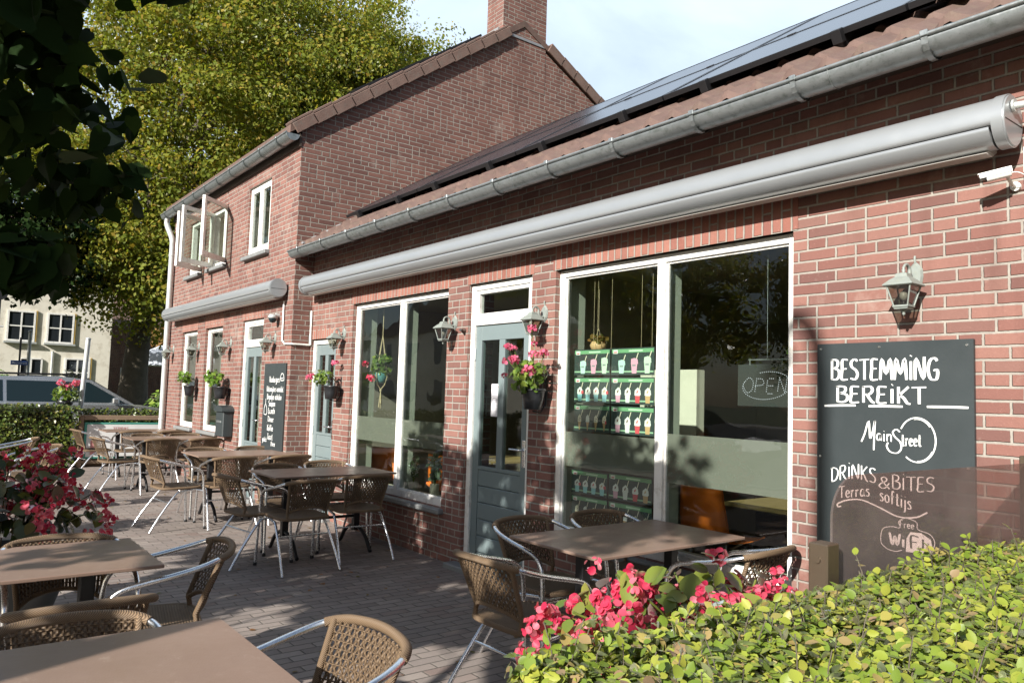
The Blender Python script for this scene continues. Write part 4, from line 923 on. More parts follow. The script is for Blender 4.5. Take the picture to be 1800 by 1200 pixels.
# rz = 0 faces +Y (front towards the wall); -90 faces +X; 90 faces -X; 180 faces -Y
CH = [((-2.95, -1.45), 2, 'chair at the street end of the table nearest the flowers'),
      ((-3.44, -.86), -88, 'chair left of the nearest table, closest to the front door'),
      ((-3.42, -.26), -93, 'chair left of the nearest table, tucked against the display window'),
      ((-2.60, -.30), 94, 'chair behind the begonias, on the hedge side of the nearest table'),
      ((-3.84, -2.92), 170, 'chair at the house end of the shaded left table, back turned sideways'),
      ((-4.02, -3.26), -90, 'chair beyond the shaded left table, only its back rail showing'),
      ((-3.28, -3.36), 92, 'chair on the near side of the shaded left table, rail only'),
      ((-2.53, -3.44), -92, 'chair with pale woven back in the sun, left of the corner table'),
      ((-2.20, -2.94), 184, 'chair cut by the bottom edge, at the house end of the sunlit table'),
      ((-6.75, -1.46), 8, 'chair at the street end of the table before the plant window'),
      ((-6.34, -1.20), 92, 'left of two chairs with backs to us before the plant window'),
      ((-6.50, -.58), 86, 'right of two chairs with backs to us, nearest the plant window sill'),
      ((-7.15, -1.02), -90, 'far side chair at the plant window table, farther from the wall'),
      ((-7.32, -.42), -90, 'far side chair at the plant window table, next to the wall'),
      ((-8.75, -1.62), 6, 'chair at the street end of the table by the narrow corner door'),
      ((-8.65, -1.08), 88, 'back turned chair at the corner door table, farther from the wall'),
      ((-8.70, -.44), 92, 'back turned chair at the corner door table, by the wall'),
      ((-9.42, -1.05), -90, 'far side chair at the corner door table, farther from the wall'),
      ((-9.48, -.42), -88, 'far side chair at the corner door table, under the narrow menu board'),
      ((-11.90, -1.60), 10, 'chair at the street end of the table in front of the mailbox'),
      ((-11.70, -1.10), 90, 'back turned chair at the mailbox table, farther from the wall'),
      ((-11.72, -.52), 92, 'back turned chair at the mailbox table, next to the wall'),
      ((-12.35, -1.05), -90, 'far side chair at the mailbox table, farther from the wall'),
      ((-12.38, -.50), -90, 'far side chair at the mailbox table, next to the window ledge'),
      ((-13.95, -1.56), 6, 'chair at the street end of the farthest table, near the box hedge'),
      ((-13.62, -1.05), 90, 'back turned chair at the farthest table, farther from the wall'),
      ((-13.64, -.48), 90, 'back turned chair at the farthest table, by the wall'),
      ((-11.90, -2.86), 176, 'left of the two chairs behind the left red begonias'),
      ((-10.50, -2.78), 186, 'right of the two chairs behind the left red begonias')]
for i, (p, a, lab) in enumerate(CH):
    o = cp if i == 0 else copy_tree(cp)
    o.location = (p[0], p[1], 0); o.rotation_euler = (0, 0, R(a)); o['label'] = lab

# ================================================================== window display: menu panels
PC = {k: plain('print ' + k, v, .5, var=.05) for k, v in dict(panel=(.045, .065, .062), green=(.19, .42, .22), lime=(.34, .55, .36), mint=(.55, .80, .72), pink=(.80, .42, .55), cream=(.80, .74, .58), cone=(.62, .40, .20), white=(.82, .82, .80), blue=(.35, .68, .74), brown=(.16, .05, .03), red=(.70, .10, .12), pale=(.62, .80, .62), grey=(.30, .32, .33)).items()}
PK = list(PC); PM = [PC[k] for k in PK]; PI = {k: i for i, k in enumerate(PK)}
def menu_panel(x0, x1, z0, z1, y, kind, label):
    root = thing('menu_poster', label, 'menu panel', (0, 0, 0), 0, 'picture menu panels hung in the display window')
    m = MB(); m.bevbox(x0, x1, y, y + .006, z0, z1, .001); m.build('panel', PC['panel'], root)
    m = MB(); w = x1 - x0; h = z1 - z0; Y = y - .001
    def rect(a, b, c, d, k, yy=0): m.quad((a, Y - yy, c), (b, Y - yy, c), (b, Y - yy, d), (a, Y - yy, d), PI[k])
    def poly(pts, k, yy=0): m.add([(a, Y - yy, b) for a, b in pts], [list(range(len(pts)))], PI[k])
    rect(x0 + .005, x1 - .005, z1 - .035, z1 - .008, 'green'); rect(x0 + .02, x0 + .065, z1 - .040, z1 - .012, 'white', .0006); rect(x0 + .028, x0 + .056, z1 - .034, z1 - .026, 'red', .0011)
    rect(x0 + w * .42, x0 + w * .74, z1 - .027, z1 - .017, 'pale', .0006); rect(x0 + .005, x1 - .005, z0 + .020, z0 + .031, 'lime')
    n = 3 if kind == 'tall' else 4
    for i in range(n):
        cx = x0 + w * ((i + .75) / (n + .35)) + (.012 if kind == 'tall' else 0); b = z0 + .012; hh = (.75 + .08 * i) * (h - .06) if kind == 'tall' else .80 * (h - .055); cw = .030 if kind == 'tall' else .026
        c1 = {'tall': ('mint', 'pink', 'pale'), 'cup': ('blue', 'blue', 'blue', 'blue'), 'cone': ('cream', 'white', 'cream', 'cream'), 'sundae': ('white', 'white', 'white', 'cream')}[kind][i % 4 if n == 4 else i]
        if kind == 'cone':
            poly([(cx - .003, b - .004), (cx + .003, b - .004), (cx + .017, b + hh * .55), (cx - .017, b + hh * .55)], 'cone', .0006)
            poly([(cx - .02, b + hh * .5), (cx + .02, b + hh * .5), (cx + .019, b + hh * .8), (cx + .004, b + hh), (cx - .016, b + hh * .85)], c1, .0011)
            if i == 3: poly([(cx + .008, b + hh * .42), (cx + .024, b + hh * .45), (cx + .022, b + hh * .65), (cx + .008, b + hh * .62)], 'red', .0016)
            if i in (0, 2, 3): rect(cx - .012, cx + .006, b + hh * .6, b + hh * .64, 'brown', .0014); rect(cx - .004, cx + .012, b + hh * .72, b + hh * .76, 'brown', .0014)
        else:
            poly([(cx - cw * .72, b), (cx + cw * .72, b), (cx + cw, b + hh * .62), (cx - cw, b + hh * .62)], c1 if kind != 'sundae' else ('pink', 'white', 'red', 'cone')[i % 4], .0006)
            top = [(cx - cw * 1.1, b + hh * .5), (cx - cw * .7, b + hh * .46), (cx + cw * .8, b + hh * .46), (cx + cw * 1.2, b + hh * .55), (cx + cw * 1.0, b + hh * .82), (cx + cw * .1, b + hh), (cx - cw, b + hh * .8)]
            if kind == 'tall': top = [(cx - cw * 1.05, b + hh * .6), (cx + cw * 1.25, b + hh * .6), (cx + cw * 1.1, b + hh * .88), (cx + cw * .2, b + hh * .98), (cx - cw, b + hh * .92)]
            poly(top, 'white' if kind != 'tall' else c1, .0011)
            if kind == 'tall': rect(cx - cw * .6, cx + cw * .5, b + hh * .46, b + hh * .56, 'grey', .0014)
            else:
                poly([(cx - cw * .4, b + hh * .6), (cx + cw * .1, b + hh * .66), (cx + cw * .3, b + hh * .84), (cx - cw * .3, b + hh * .74)], ('brown', 'brown', 'red', 'cone')[i % 4], .0016)
                if kind == 'cup' and i in (0, 3): poly([(cx + cw * .7, b + hh * .5), (cx + cw * 1.6, b + hh * .52), (cx + cw * 1.5, b + hh * .74), (cx + cw * .6, b + hh * .7)], 'red', .0018)
        poly([(cx + cw * .45, b + hh * .88), (cx + cw * .75, b + hh * .88), (cx + cw * 1.35, b + hh + .032), (cx + cw * 1.1, b + hh + .034)], 'cream', .0005)
    m.build('printed_pictures', PM, root)
    return root
xs_ = ((-4.345, -3.962), (-3.948, -3.535)); rows = ((1.690, 1.885), (1.482, 1.675), (1.268, 1.468))
kinds = (('tall', 'tall'), ('cup', 'sundae'), ('cone', 'sundae'))
for r_ in range(3):
    for c_ in range(2):
        menu_panel(xs_[c_][0], xs_[c_][1], rows[r_][0], rows[r_][1], .13 + .004 * r_, kinds[r_][c_], 'green striped picture panel, %s row, %s column, above the frosted band' % (('top', 'middle', 'bottom')[r_], ('left', 'right')[c_]))
for c_, (z0, z1) in ((0, (.80, .975)), (1, (.80, .985))): menu_panel(xs_[c_][0], xs_[c_][1], z0, z1, .13, ('cup', 'sundae')[c_], 'picture panel just below the frosted band, %s column' % ('left', 'right')[c_])
for c_ in (0, 1): menu_panel(xs_[c_][0], xs_[c_][1], .60, .785, .134, 'cone', 'lowest picture panel behind the chair back, %s column' % ('left', 'right')[c_])
root = thing('hanging_strings', 'pale strings holding the green picture panels from the window head', 'strings', (0, 0, 0))
m = MB()
for x in (-4.14, -4.10, -3.955, -3.66, -3.56): m.tube([(x, .132, 1.885), (x, .132, 2.42)], .0016, 4)
m.build('string', M['rope'], root)
# LED sign
root = thing('open_sign', 'dark clear panel with OPEN in small white dots hanging in the right pane', 'sign', (0, 0, 0))
m = MB(); m.bevbox(-2.865, -2.478, .145, .151, 1.500, 1.755, .001); m.build('panel', plain('smoked acrylic', (.035, .04, .04), .15), root)
m = MB(); m.bevbox(-2.79, -2.50, .142, .150, 1.778, 1.786, .001); m.tube([(-2.78, .146, 1.75), (-2.78, .146, 1.79)], .003, 6); m.tube([(-2.56, .146, 1.75), (-2.56, .146, 1.79)], .003, 6); m.tube([(-2.66, .146, 1.785), (-2.66, .146, 2.42)], .0015, 4); m.build('hanger', M['zinc'], root)
m = MB()
def dots(pts, step=.013):
    P = smooth_path([(a, 0, b) for a, b in pts], 8) if len(pts) > 2 else [Vector((pts[0][0], 0, pts[0][1])), Vector((pts[1][0], 0, pts[1][1]))]
    acc = 0
    for a, b in zip(P, P[1:]):
        L = (b - a).length; t = -acc
        while t + step <= L + 1e-9:
            t += step; q = a.lerp(b, t / max(L, 1e-9)); m.tube([(q.x, .1435, q.z), (q.x, .1452, q.z)], .0027, 6)
        acc = L - t
zz = 1.628
for k_, pl in (('O', [(-2.80, zz + .035), (-2.825, zz), (-2.80, zz - .045), (-2.765, zz - .03), (-2.755, zz + .02), (-2.78, zz + .045), (-2.80, zz + .035)]), ('P', [(-2.745, zz - .05), (-2.73, zz + .04)]), ('p', [(-2.73, zz + .04), (-2.69, zz + .035), (-2.685, zz + .005), (-2.74, zz - .005)]),
               ('E', [(-2.665, zz - .05), (-2.655, zz + .04)]), ('e', [(-2.655, zz + .04), (-2.605, zz + .04)]), ('e', [(-2.66, zz - .003), (-2.62, zz - .003)]), ('e', [(-2.665, zz - .05), (-2.615, zz - .05)]), ('N', [(-2.59, zz - .045), (-2.575, zz + .045)]), ('n', [(-2.575, zz + .045), (-2.54, zz - .045)]), ('n', [(-2.54, zz - .045), (-2.525, zz + .045)])):
    dots(pl)
dots([(-2.665 + .165 * math.cos(math.radians(a)), zz - .002 + .082 * math.sin(math.radians(a)) + .012 * math.cos(math.radians(a))) for a in range(150, 480, 15)], .014)
led = NT('white led dots'); e = led.n('ShaderNodeEmission'); e.inputs[0].default_value = (.9, .95, 1, 1); e.inputs[1].default_value = .55; led.l(e.outputs[0], led.out.inputs[0]); m.build('dots', led.m, root)
# macrame hanger with plant
root = thing('hanging_plant', 'green plant in a knotted rope hanger in the left pane of the plant window', 'hanging plant', (-7.58, .20, 1.72))
m = MB()
for a in range(4):
    c, s_ = math.cos(a * 1.57 + .4), math.sin(a * 1.57 + .4); m.tube([(0, 0, .42), (c * .05, s_ * .05, .15), (c * .085, s_ * .085, -.03), (c * .05, s_ * .05, -.13), (0, 0, -.18)], .006, 6)
m.tube([(0, 0, .42), (0, 0, .74)], .005, 6); m.tube([(0, 0, -.16), (0, 0, -.20)], .014, 8)
for a in range(7): m.tube([(0, 0, -.19), (math.cos(a) * .018, math.sin(a) * .018, -.33 - .01 * a)], .005, 5)
m.build('rope_hanger', M['rope'], root)
m = MB(); m.lathe([(.03, -.11), (.065, -.09), (.078, -.02), (.07, .01)], (0, 0, 0), 14); m.build('pot', plain('teal glazed pot', (.09, .25, .25), .3), root)
q = RNG.normal(0, 1, (190, 3)); q = unit(q) * RNG.uniform(.5, 1, (190, 1)); leaves('foliage', q * [.15, .13, .13] + [0, 0, .08], .045, q + [0, 0, .4], HEART, GG, root)
for x, z in ((-.16, .10), (-.05, -.05), (.02, -.06)):
    q = unit(RNG.normal(0, 1, (20, 3))); leaves('flower_head', q * .028 + [x, -.12, z], .028, q, PETAL, FR, root, .2)
# potted plants on ledge of plant window
def pot_plant(loc, label, h, r, nleaf, pm, tall=True, sz=.05):
    root = thing('potted_plant', label, 'potted plant', loc)
    m = MB(); m.lathe([(r * .8, 0), (r, .01), (r * 1.05, h * .95), (r * 1.1, h), (r * .95, h), (r * .9, h * .9)], (0, 0, 0), 16); m.build('pot', pm, root)
    st = MB(); P = []; N = []
    for k in range(5):
        a = k * 1.3; hh = h + .28 * (.6 + .4 * random.random()); tx, ty = math.cos(a) * .05, math.sin(a) * .04
        pts = smooth_path([(0, 0, h * .8), (tx * .4, ty * .4, h + .1), (tx, ty, hh)], 6); st.tube(pts, .004, 5)
        for i in range(nleaf // 5): p = random.choice(pts[4:]); P.append(tuple(p)); N.append((random.uniform(-1, 1), random.uniform(-1, 1), .6))
    st.build('stem', GG, root); leaves('foliage', P, RNG.uniform(.6, 1.2, len(P)) * sz, N, LEAF, GP, root)
    return root
pot_plant((-6.80, .20, .484), 'slim leaved plant in a pale pot at the left of the plant window ledge', .13, .055, 70, M['terracotta'])
pot_plant((-6.38, .19, .484), 'bushy silver green plant in a tall vase at the right of the plant window ledge', .15, .045, 120, M['terracotta'], sz=.06)
root = thing('shell_ornament', 'hanging shell and dried flower ornament above the green picture panels', 'ornament', (-4.18, .22, 1.93))
m = MB(); m.tube([(0, 0, .12), (0, 0, .50)], .002, 4)
for a in range(4): m.tube([(0, 0, .12), (math.cos(a * 1.57) * .05, math.sin(a * 1.57) * .05, -.02)], .0025, 4)
m.build('cord', M['rope'], root); m = MB(); m.lathe([(.01, -.07), (.05, -.05), (.065, -.01), (.05, .02)], (0, 0, 0), 12); m.build('bowl', PC['cone'], root)
q = unit(RNG.normal(0, 1, (50, 3))); leaves('dried_flowers', q * [.06, .05, .03] + [0, 0, .03], .035, q, PETAL, GO, root)
root = thing('potted_plant', 'small green plant half hidden behind the right jamb of the display window', 'potted plant', (-2.52, .26, 1.80))
m = MB(); m.tube([(0, 0, .0), (0, 0, .62)], .0015, 4); m.lathe([(.02, -.06), (.035, -.04), (.04, 0)], (0, 0, 0), 12); m.build('pot', M['terracotta'], root)
q = unit(RNG.normal(0, 1, (45, 3))); leaves('foliage', q * [.05, .05, .05] + [0, 0, .04], .035, q, HEART, GB, root)

# ================================================================== interior furniture
def shell_chair(loc, rz, label):
    root = thing('cafe_chair', label, 'chair', loc, rz, 'orange chairs inside the cafe')
    m = MB(); prof = [(.21, .46), (.0, .44), (-.18, .455), (-.23, .52), (-.26, .70), (-.275, .84)]
    P = smooth_path([(0, a, b) for a, b in prof], 5); vs = []; n = 9
    for p in P:
        for i in range(n):
            u = -1 + 2 * i / (n - 1); hw = .22 if p.z < .6 else .22 - .03 * (p.z - .6) / .25; vs.append((u * hw, p.y + .05 * u * u * (1 if p.z > .5 else 0), p.z + .03 * u * u * (1 if p.z <= .5 else 0)))
    K = len(vs); vs2 = [(x, y - .012, z - .012) for x, y, z in vs]; fs = []
    for j in range(len(P) - 1):
        for i in range(n - 1): a = j * n + i; fs.append([a, a + 1, a + n + 1, a + n]); fs.append([K + a + n, K + a + n + 1, K + a + 1, K + a])
    for j in range(len(P) - 1):
        for i in (0, n - 1): a = j * n + i; fs.append([a, a + n, K + a + n, K + a])
    for i in range(n - 1): a = (len(P) - 1) * n + i; fs.append([a, a + 1, K + a + 1, K + a]); fs.append([i + 1, i, K + i, K + i + 1])
    m.add(vs + vs2, fs, 0, True); m.build('seat_shell', M['orange'], root)
    for sx in (-1, 1):
        for sy in (-1, 1): q = MB(); q.tube([(sx * .15, sy * .13, .44), (sx * .21, sy * .21, .02)], .011, 8); q.build('leg', M['zinc'], root)
    return root
sc0 = shell_chair((-3.50, .86, .07), R(-4), 'orange moulded chair close behind the right display pane, back to the glass corner')
for (x, y, a, lab) in ((-2.72, 1.30, 95, 'orange chair at the right of the cafe table behind the right pane'), (-3.3, 2.2, 175, 'orange chair on the far side of the cafe table behind the right pane'), (-8.25, .80, 30, 'orange chair behind the left pane of the plant window'), (-7.02, .86, 4, 'orange chair behind the right pane of the plant window')):
    clone(sc0, (x, y, .02), R(a), lab)
def cafe_table(loc, label):
    root = thing('cafe_table', label, 'table', loc, 0, 'wooden cafe tables indoors')
    m = MB(); m.bevbox(-.33, .33, -.45, .45, .715, .745, .004); m.build('tabletop', plain('pale oak top', (.33, .24, .10), .45, var=.2, scale=9) if 'oak' not in M else M['oak'], root)
    m = MB(); m.tube([(0, 0, .02), (0, 0, .715)], .035, 10); m.build('column', M['black'], root); m = MB(); m.lathe([(.24, 0), (.24, .015), (.04, .04)], (0, 0, 0), 20); m.build('base', M['black'], root)
    return root
M['oak'] = plain('oak table top', (.33, .24, .10), .45, var=.2, scale=9)
cafe_table((-3.30, 1.50, .02), 'oak cafe table behind the right display pane'); cafe_table((-7.3, 1.65, .02), 'oak cafe table behind the plant window')
# ================================================================== ground
def sheet(name, x0, x1, y0, y1, z, mat, nx=1, ny=1):
    m = MB(); m.quad((x0, y0, z), (x1, y0, z), (x1, y1, z), (x0, y1, z)); o = m.build(name, mat); o['kind'] = 'structure'; return o
asph = plain('asphalt', (.052, .052, .054), .85, var=.25, scale=2, bump=.004, bscale=140)
grassm = plain('verge soil and grass', (.06, .075, .03), .9, var=.5, scale=3, bump=.01)
sheet('ground', -260, 260, -260, 260, -.10, grassm)
sheet('road', -27.0, -17.2, -120, 120, -.075, asph); sheet('street', -17.2, 60, -17, -8.2, -.071, asph)
def slab(name, x0, x1, y0, y1, z0, z1, mat):
    m = MB(); m.box(x0, x1, y0, y1, z0, z1); o = m.build(name, mat); o['kind'] = 'structure'; return o
slab('patio', -16.3, 3.2, -7.8, .0, -.09, 0, M['pavers'])
slab('pavement', -17.0, -16.304, -60, 60, -.09, .02, plain('grey paving slabs', (.27, .26, .24), .8, var=.2, scale=5, bump=.002))
slab('kerb', -17.2, -17.004, -60, 60, -.09, .045, M['concrete']); slab('kerb', -16.3, 3.2, -8.0, -7.804, -.09, .03, M['concrete'])
slab('far_pavement', -30, -27.2, -60, 60, -.09, .03, plain('far paving', (.25, .24, .22), .8, var=.2, scale=5))

# ================================================================== hedges
def box_hedge(name, label, x0, x1, y0, y1, z0, z1, sides, dens, size, mat, tm=LEAF, amp=.03, group=None, inner=.07):
    root = thing(name, label, 'hedge', (0, 0, 0), 0, group)
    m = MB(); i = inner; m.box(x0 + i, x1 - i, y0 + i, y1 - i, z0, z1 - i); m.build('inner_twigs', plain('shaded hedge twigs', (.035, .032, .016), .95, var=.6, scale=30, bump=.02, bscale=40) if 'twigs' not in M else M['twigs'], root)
    P = []; N = []
    for s in sides:
        if s == 't': A = (x1 - x0) * (y1 - y0)
        elif s in ('l', 'r'): A = (z1 - z0) * (y1 - y0)
        else: A = (z1 - z0) * (x1 - x0)
        n = int(A * dens); u = RNG.uniform(0, 1, n); v = RNG.uniform(0, 1, n); dep = RNG.uniform(-.05, .008, n) * (inner / .07)
        bmp = amp * (np.sin(u * 23 + v * 11) + np.sin(u * 41 - v * 31 + 2) * .6)
        if s == 't': q = np.stack([x0 + u * (x1 - x0), y0 + v * (y1 - y0), z1 + dep + bmp], 1); nn = [0, 0, 1]
        elif s == 'l': q = np.stack([x0 - dep + bmp * .7, y0 + u * (y1 - y0), z0 + v * (z1 - z0)], 1); nn = [-1, 0, .5]
        elif s == 'r': q = np.stack([x1 + dep + bmp * .7, y0 + u * (y1 - y0), z0 + v * (z1 - z0)], 1); nn = [1, 0, .5]
        elif s == 'f': q = np.stack([x0 + u * (x1 - x0), y0 - dep + bmp * .7, z0 + v * (z1 - z0)], 1); nn = [0, -1, .5]
        else: q = np.stack([x0 + u * (x1 - x0), y1 + dep + bmp * .7, z0 + v * (z1 - z0)], 1); nn = [0, 1, .5]
        P.append(q); N.append(np.tile(nn, (n, 1)).astype(float))
    P = np.concatenate(P); N = np.concatenate(N)
    leaves('foliage', P, RNG.uniform(.5, 1.3, len(P)) * size, N, tm, mat, root, .52)
    return root
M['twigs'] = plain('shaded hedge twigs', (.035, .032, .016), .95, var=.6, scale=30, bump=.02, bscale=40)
h = box_hedge('hedge', 'bright clipped beech hedge filling the bottom right corner of the photo', -1.23, -.30, -2.88, -.13, .0, .985, 'tlf', 13500, .028, G1, LEAF, .014)
m = MB()      # shoots standing proud of the clipped top
P = []; N = []
for i in range(260):
    x, y = random.uniform(-1.2, -.35), random.uniform(-2.8, -.2); hh = random.uniform(.02, .09); a = random.uniform(0, 6.28)
    tip = Vector((x + math.cos(a) * hh * .5, y + math.sin(a) * hh * .5, .985 + hh)); m.tube([(x, y, .93), ((x + tip.x) / 2, (y + tip.y) / 2, .985 + hh * .4), tip], .0016, 4)
    for k in range(6): t = .35 + .13 * k; P.append((x + (tip.x - x) * t, y + (tip.y - y) * t, .95 + (hh + .03) * t)); N.append((random.uniform(-.5, .5), random.uniform(-.5, .5), 1))
m.build('twigs', M['trunk'], h)['kind'] = 'stuff'; leaves('young_shoots', P, RNG.uniform(.022, .036, len(P)), N, LEAF, G1, h, .5)
box_hedge('hedge', 'square clipped box hedge at the far end of the terrace by the parked car', -16.2, -15.45, -8.5, -1.56, .0, 1.06, 'trf', 1500, .055, G2, LEAF, .025, inner=.09)
box_hedge('hedge', 'low hedge strip growing above the timber beam of the banner screen', -16.0, -15.70, -1.50, .0, .72, 1.02, 'tr', 1500, .05, GO if False else G2, LEAF, .02, inner=.08)

# ================================================================== screens
root = thing('glass_windscreen', 'smoked glass windscreen with rounded corner between the hedge and the welcome board', 'windscreen', (0, 0, 0))
pts = [(-.13, .30)] + [(-.13, 1.30)] + [(-1.40 - .14 * math.sin(math.radians(a)), 1.16 + .135 * math.cos(math.radians(a))) for a in range(0, 91, 10)] + [(-1.54, .30)]
m = MB(); n = len(pts); m.add([(-1.306 + (y + 1.5) * .055, y, z) for y, z in pts] + [(-1.298 + (y + 1.5) * .055, y, z) for y, z in pts], [list(range(n)), list(range(n, 2 * n))[::-1]] + [[(i + 1) % n, i, i + n, (i + 1) % n + n] for i in range(n)]); m.build('pane', M['screenglass'], root)
post = plain('bronze anodised post', (.13, .10, .07), .4, .6)
for y, z in ((-1.58, 1.09), (-.075, 1.33)):
    m = MB(); dx = (y + 1.5) * .055; m.bevbox(-1.335 + dx, -1.27 + dx, y - .035, y + .035, 0, z, .004); m.tube([(-1.302 + dx, y - .0352, z - .05), (-1.302 + dx, y - .040, z - .05)], .01, 10); m.build('post', post, root)
root = thing('banner_screen', 'white banner with green border stretched in a timber frame at the terrace end', 'banner', (0, 0, 0))
m = MB()
for y in (-1.50, -.06): m.bevbox(-15.62, -15.54, y - .04, y + .04, 0, .93, .006)
m.bevbox(-15.62, -15.54, -1.46, -.10, .845, .93, .006); m.bevbox(-15.61, -15.55, -1.46, -.10, .06, .12, .006); m.build('timber_frame', M['wood'], root)
m = MB(); m.box(-15.60, -15.575, -1.44, -.12, .15, .80); m.build('banner', [plain('banner cloth', (.66, .67, .66), .6, var=.18, scale=3)], root)
m = MB(); X = -15.572
for a, b, c, d in ((-1.44, -1.40, .15, .80), (-.16, -.12, .15, .80), (-1.40, -.16, .765, .80), (-1.40, -.16, .15, .18)): m.box(-15.575, X, a, b, c, d)
m.build('green_border', plain('green banner border', (.06, .28, .22), .6), root)
m = MB(); red = plain('faded red banner print', (.55, .25, .24), .6)
bt = MB(); write(bt, 'TERRAS', 0, .26, 0, .055, 0, .010); m.add([(X + .001, -.98 + v[0], .66 + v[2]) for v in bt.v], bt.f); m.bevbox(-15.58, X + .002, -1.33, -1.25, .22, .48, .002); m.build('red_print', red, root)
# trough hedge box
root = thing('planter_trough', 'dark timber trough carrying the low hedge strip behind the banner', 'planter', (0, 0, 0)); m = MB(); m.bevbox(-16.02, -15.68, -1.52, .02, .0, .72, .01); m.build('box', M['wood'], root); m = MB(); m.box(-16.0, -15.7, -1.5, 0, .7205, .73); m.build('soil', M['soil'], root)

# ================================================================== begonia planters
def begonia(loc, label, rx, ry, hgt, nl, nf, potz, seed, lsz=.085, fs=.05, pot='round', flop=(0, 0), lm=None):
    root = thing('begonia_planter', label, 'flower planter', loc, 0, 'planters of red begonias')
    m = MB()
    if pot == 'round': m.lathe([(rx * .62, 0), (rx * .78, potz * .5), (rx * .86, potz - .03), (rx * .92, potz - .03), (rx * .92, potz), (rx * .82, potz), (rx * .78, potz - .06)], (0, 0, 0), 28)
    else: m.bevbox(-rx * .8, rx * .8, -ry * .85, ry * .85, 0, potz, .015)
    m.build('tub', M['board'], root)
    rs = np.random.default_rng(seed); st = MB(); P = []; N = []; FPt = []
    for i in range(46):
        a = rs.uniform(0, 6.28); r = rs.uniform(.1, 1) ** .6; bx, by = math.cos(a) * r * rx * .55, math.sin(a) * r * ry * .55
        tx, ty = math.cos(a) * r * rx * 1.05 + flop[0] * rs.uniform(0, 1), math.sin(a) * r * ry * 1.05 + flop[1] * rs.uniform(0, 1); tz = potz + hgt * (1 - .55 * r * r) * rs.uniform(.7, 1.05)
        pth = smooth_path([(bx, by, potz - .03), (bx * .6 + tx * .4, by * .6 + ty * .4, potz + (tz - potz) * .65), (tx, ty, tz)], 6); st.tube(pth, .004, 5)
        for k in range(nl // 46):
            p = pth[rs.integers(3, len(pth))]; P.append((p.x + rs.normal(0, .03), p.y + rs.normal(0, .03), p.z + rs.normal(0, .02))); N.append((math.cos(a) * .8, math.sin(a) * .8, .7))
        FPt.append((tx, ty, tz, a))
    st.build('stem', lm or GR, root); leaves('foliage', P, rs.uniform(.6, 1.2, len(P)) * lsz, N, LEAF, lm or GR, root, .45, .3)
    Q = []; NN = []; S = []
    for i in range(nf):
        tx, ty, tz, a = FPt[rs.integers(0, len(FPt))]; k = rs.uniform(.75, 1.12); c = np.array([tx * k + rs.normal(0, .05), ty * k + rs.normal(0, .05), max(potz * .75, tz * rs.uniform(.72, 1.04) + rs.normal(0, .03))])
        for p in range(rs.integers(12, 22)):
            q = unit(rs.normal(0, 1, 3)); Q.append(c + q * fs * .5); NN.append(q + [math.cos(a) * .4, math.sin(a) * .4, .2]); S.append(fs * rs.uniform(.38, .72))
    o = leaves('flowers', Q, S, NN, PETAL, FR, root, .35)
    o['kind'] = 'stuff'; return root
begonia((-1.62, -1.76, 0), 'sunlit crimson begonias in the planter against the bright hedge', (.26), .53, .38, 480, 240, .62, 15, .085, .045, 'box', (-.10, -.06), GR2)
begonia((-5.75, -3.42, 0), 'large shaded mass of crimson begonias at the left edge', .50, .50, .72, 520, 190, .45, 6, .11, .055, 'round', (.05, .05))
begonia((-8.6, -3.62, 0), 'smaller tub of sunlit red begonias behind the large left one', .40, .40, .62, 260, 80, .45, 8, .09, .055)

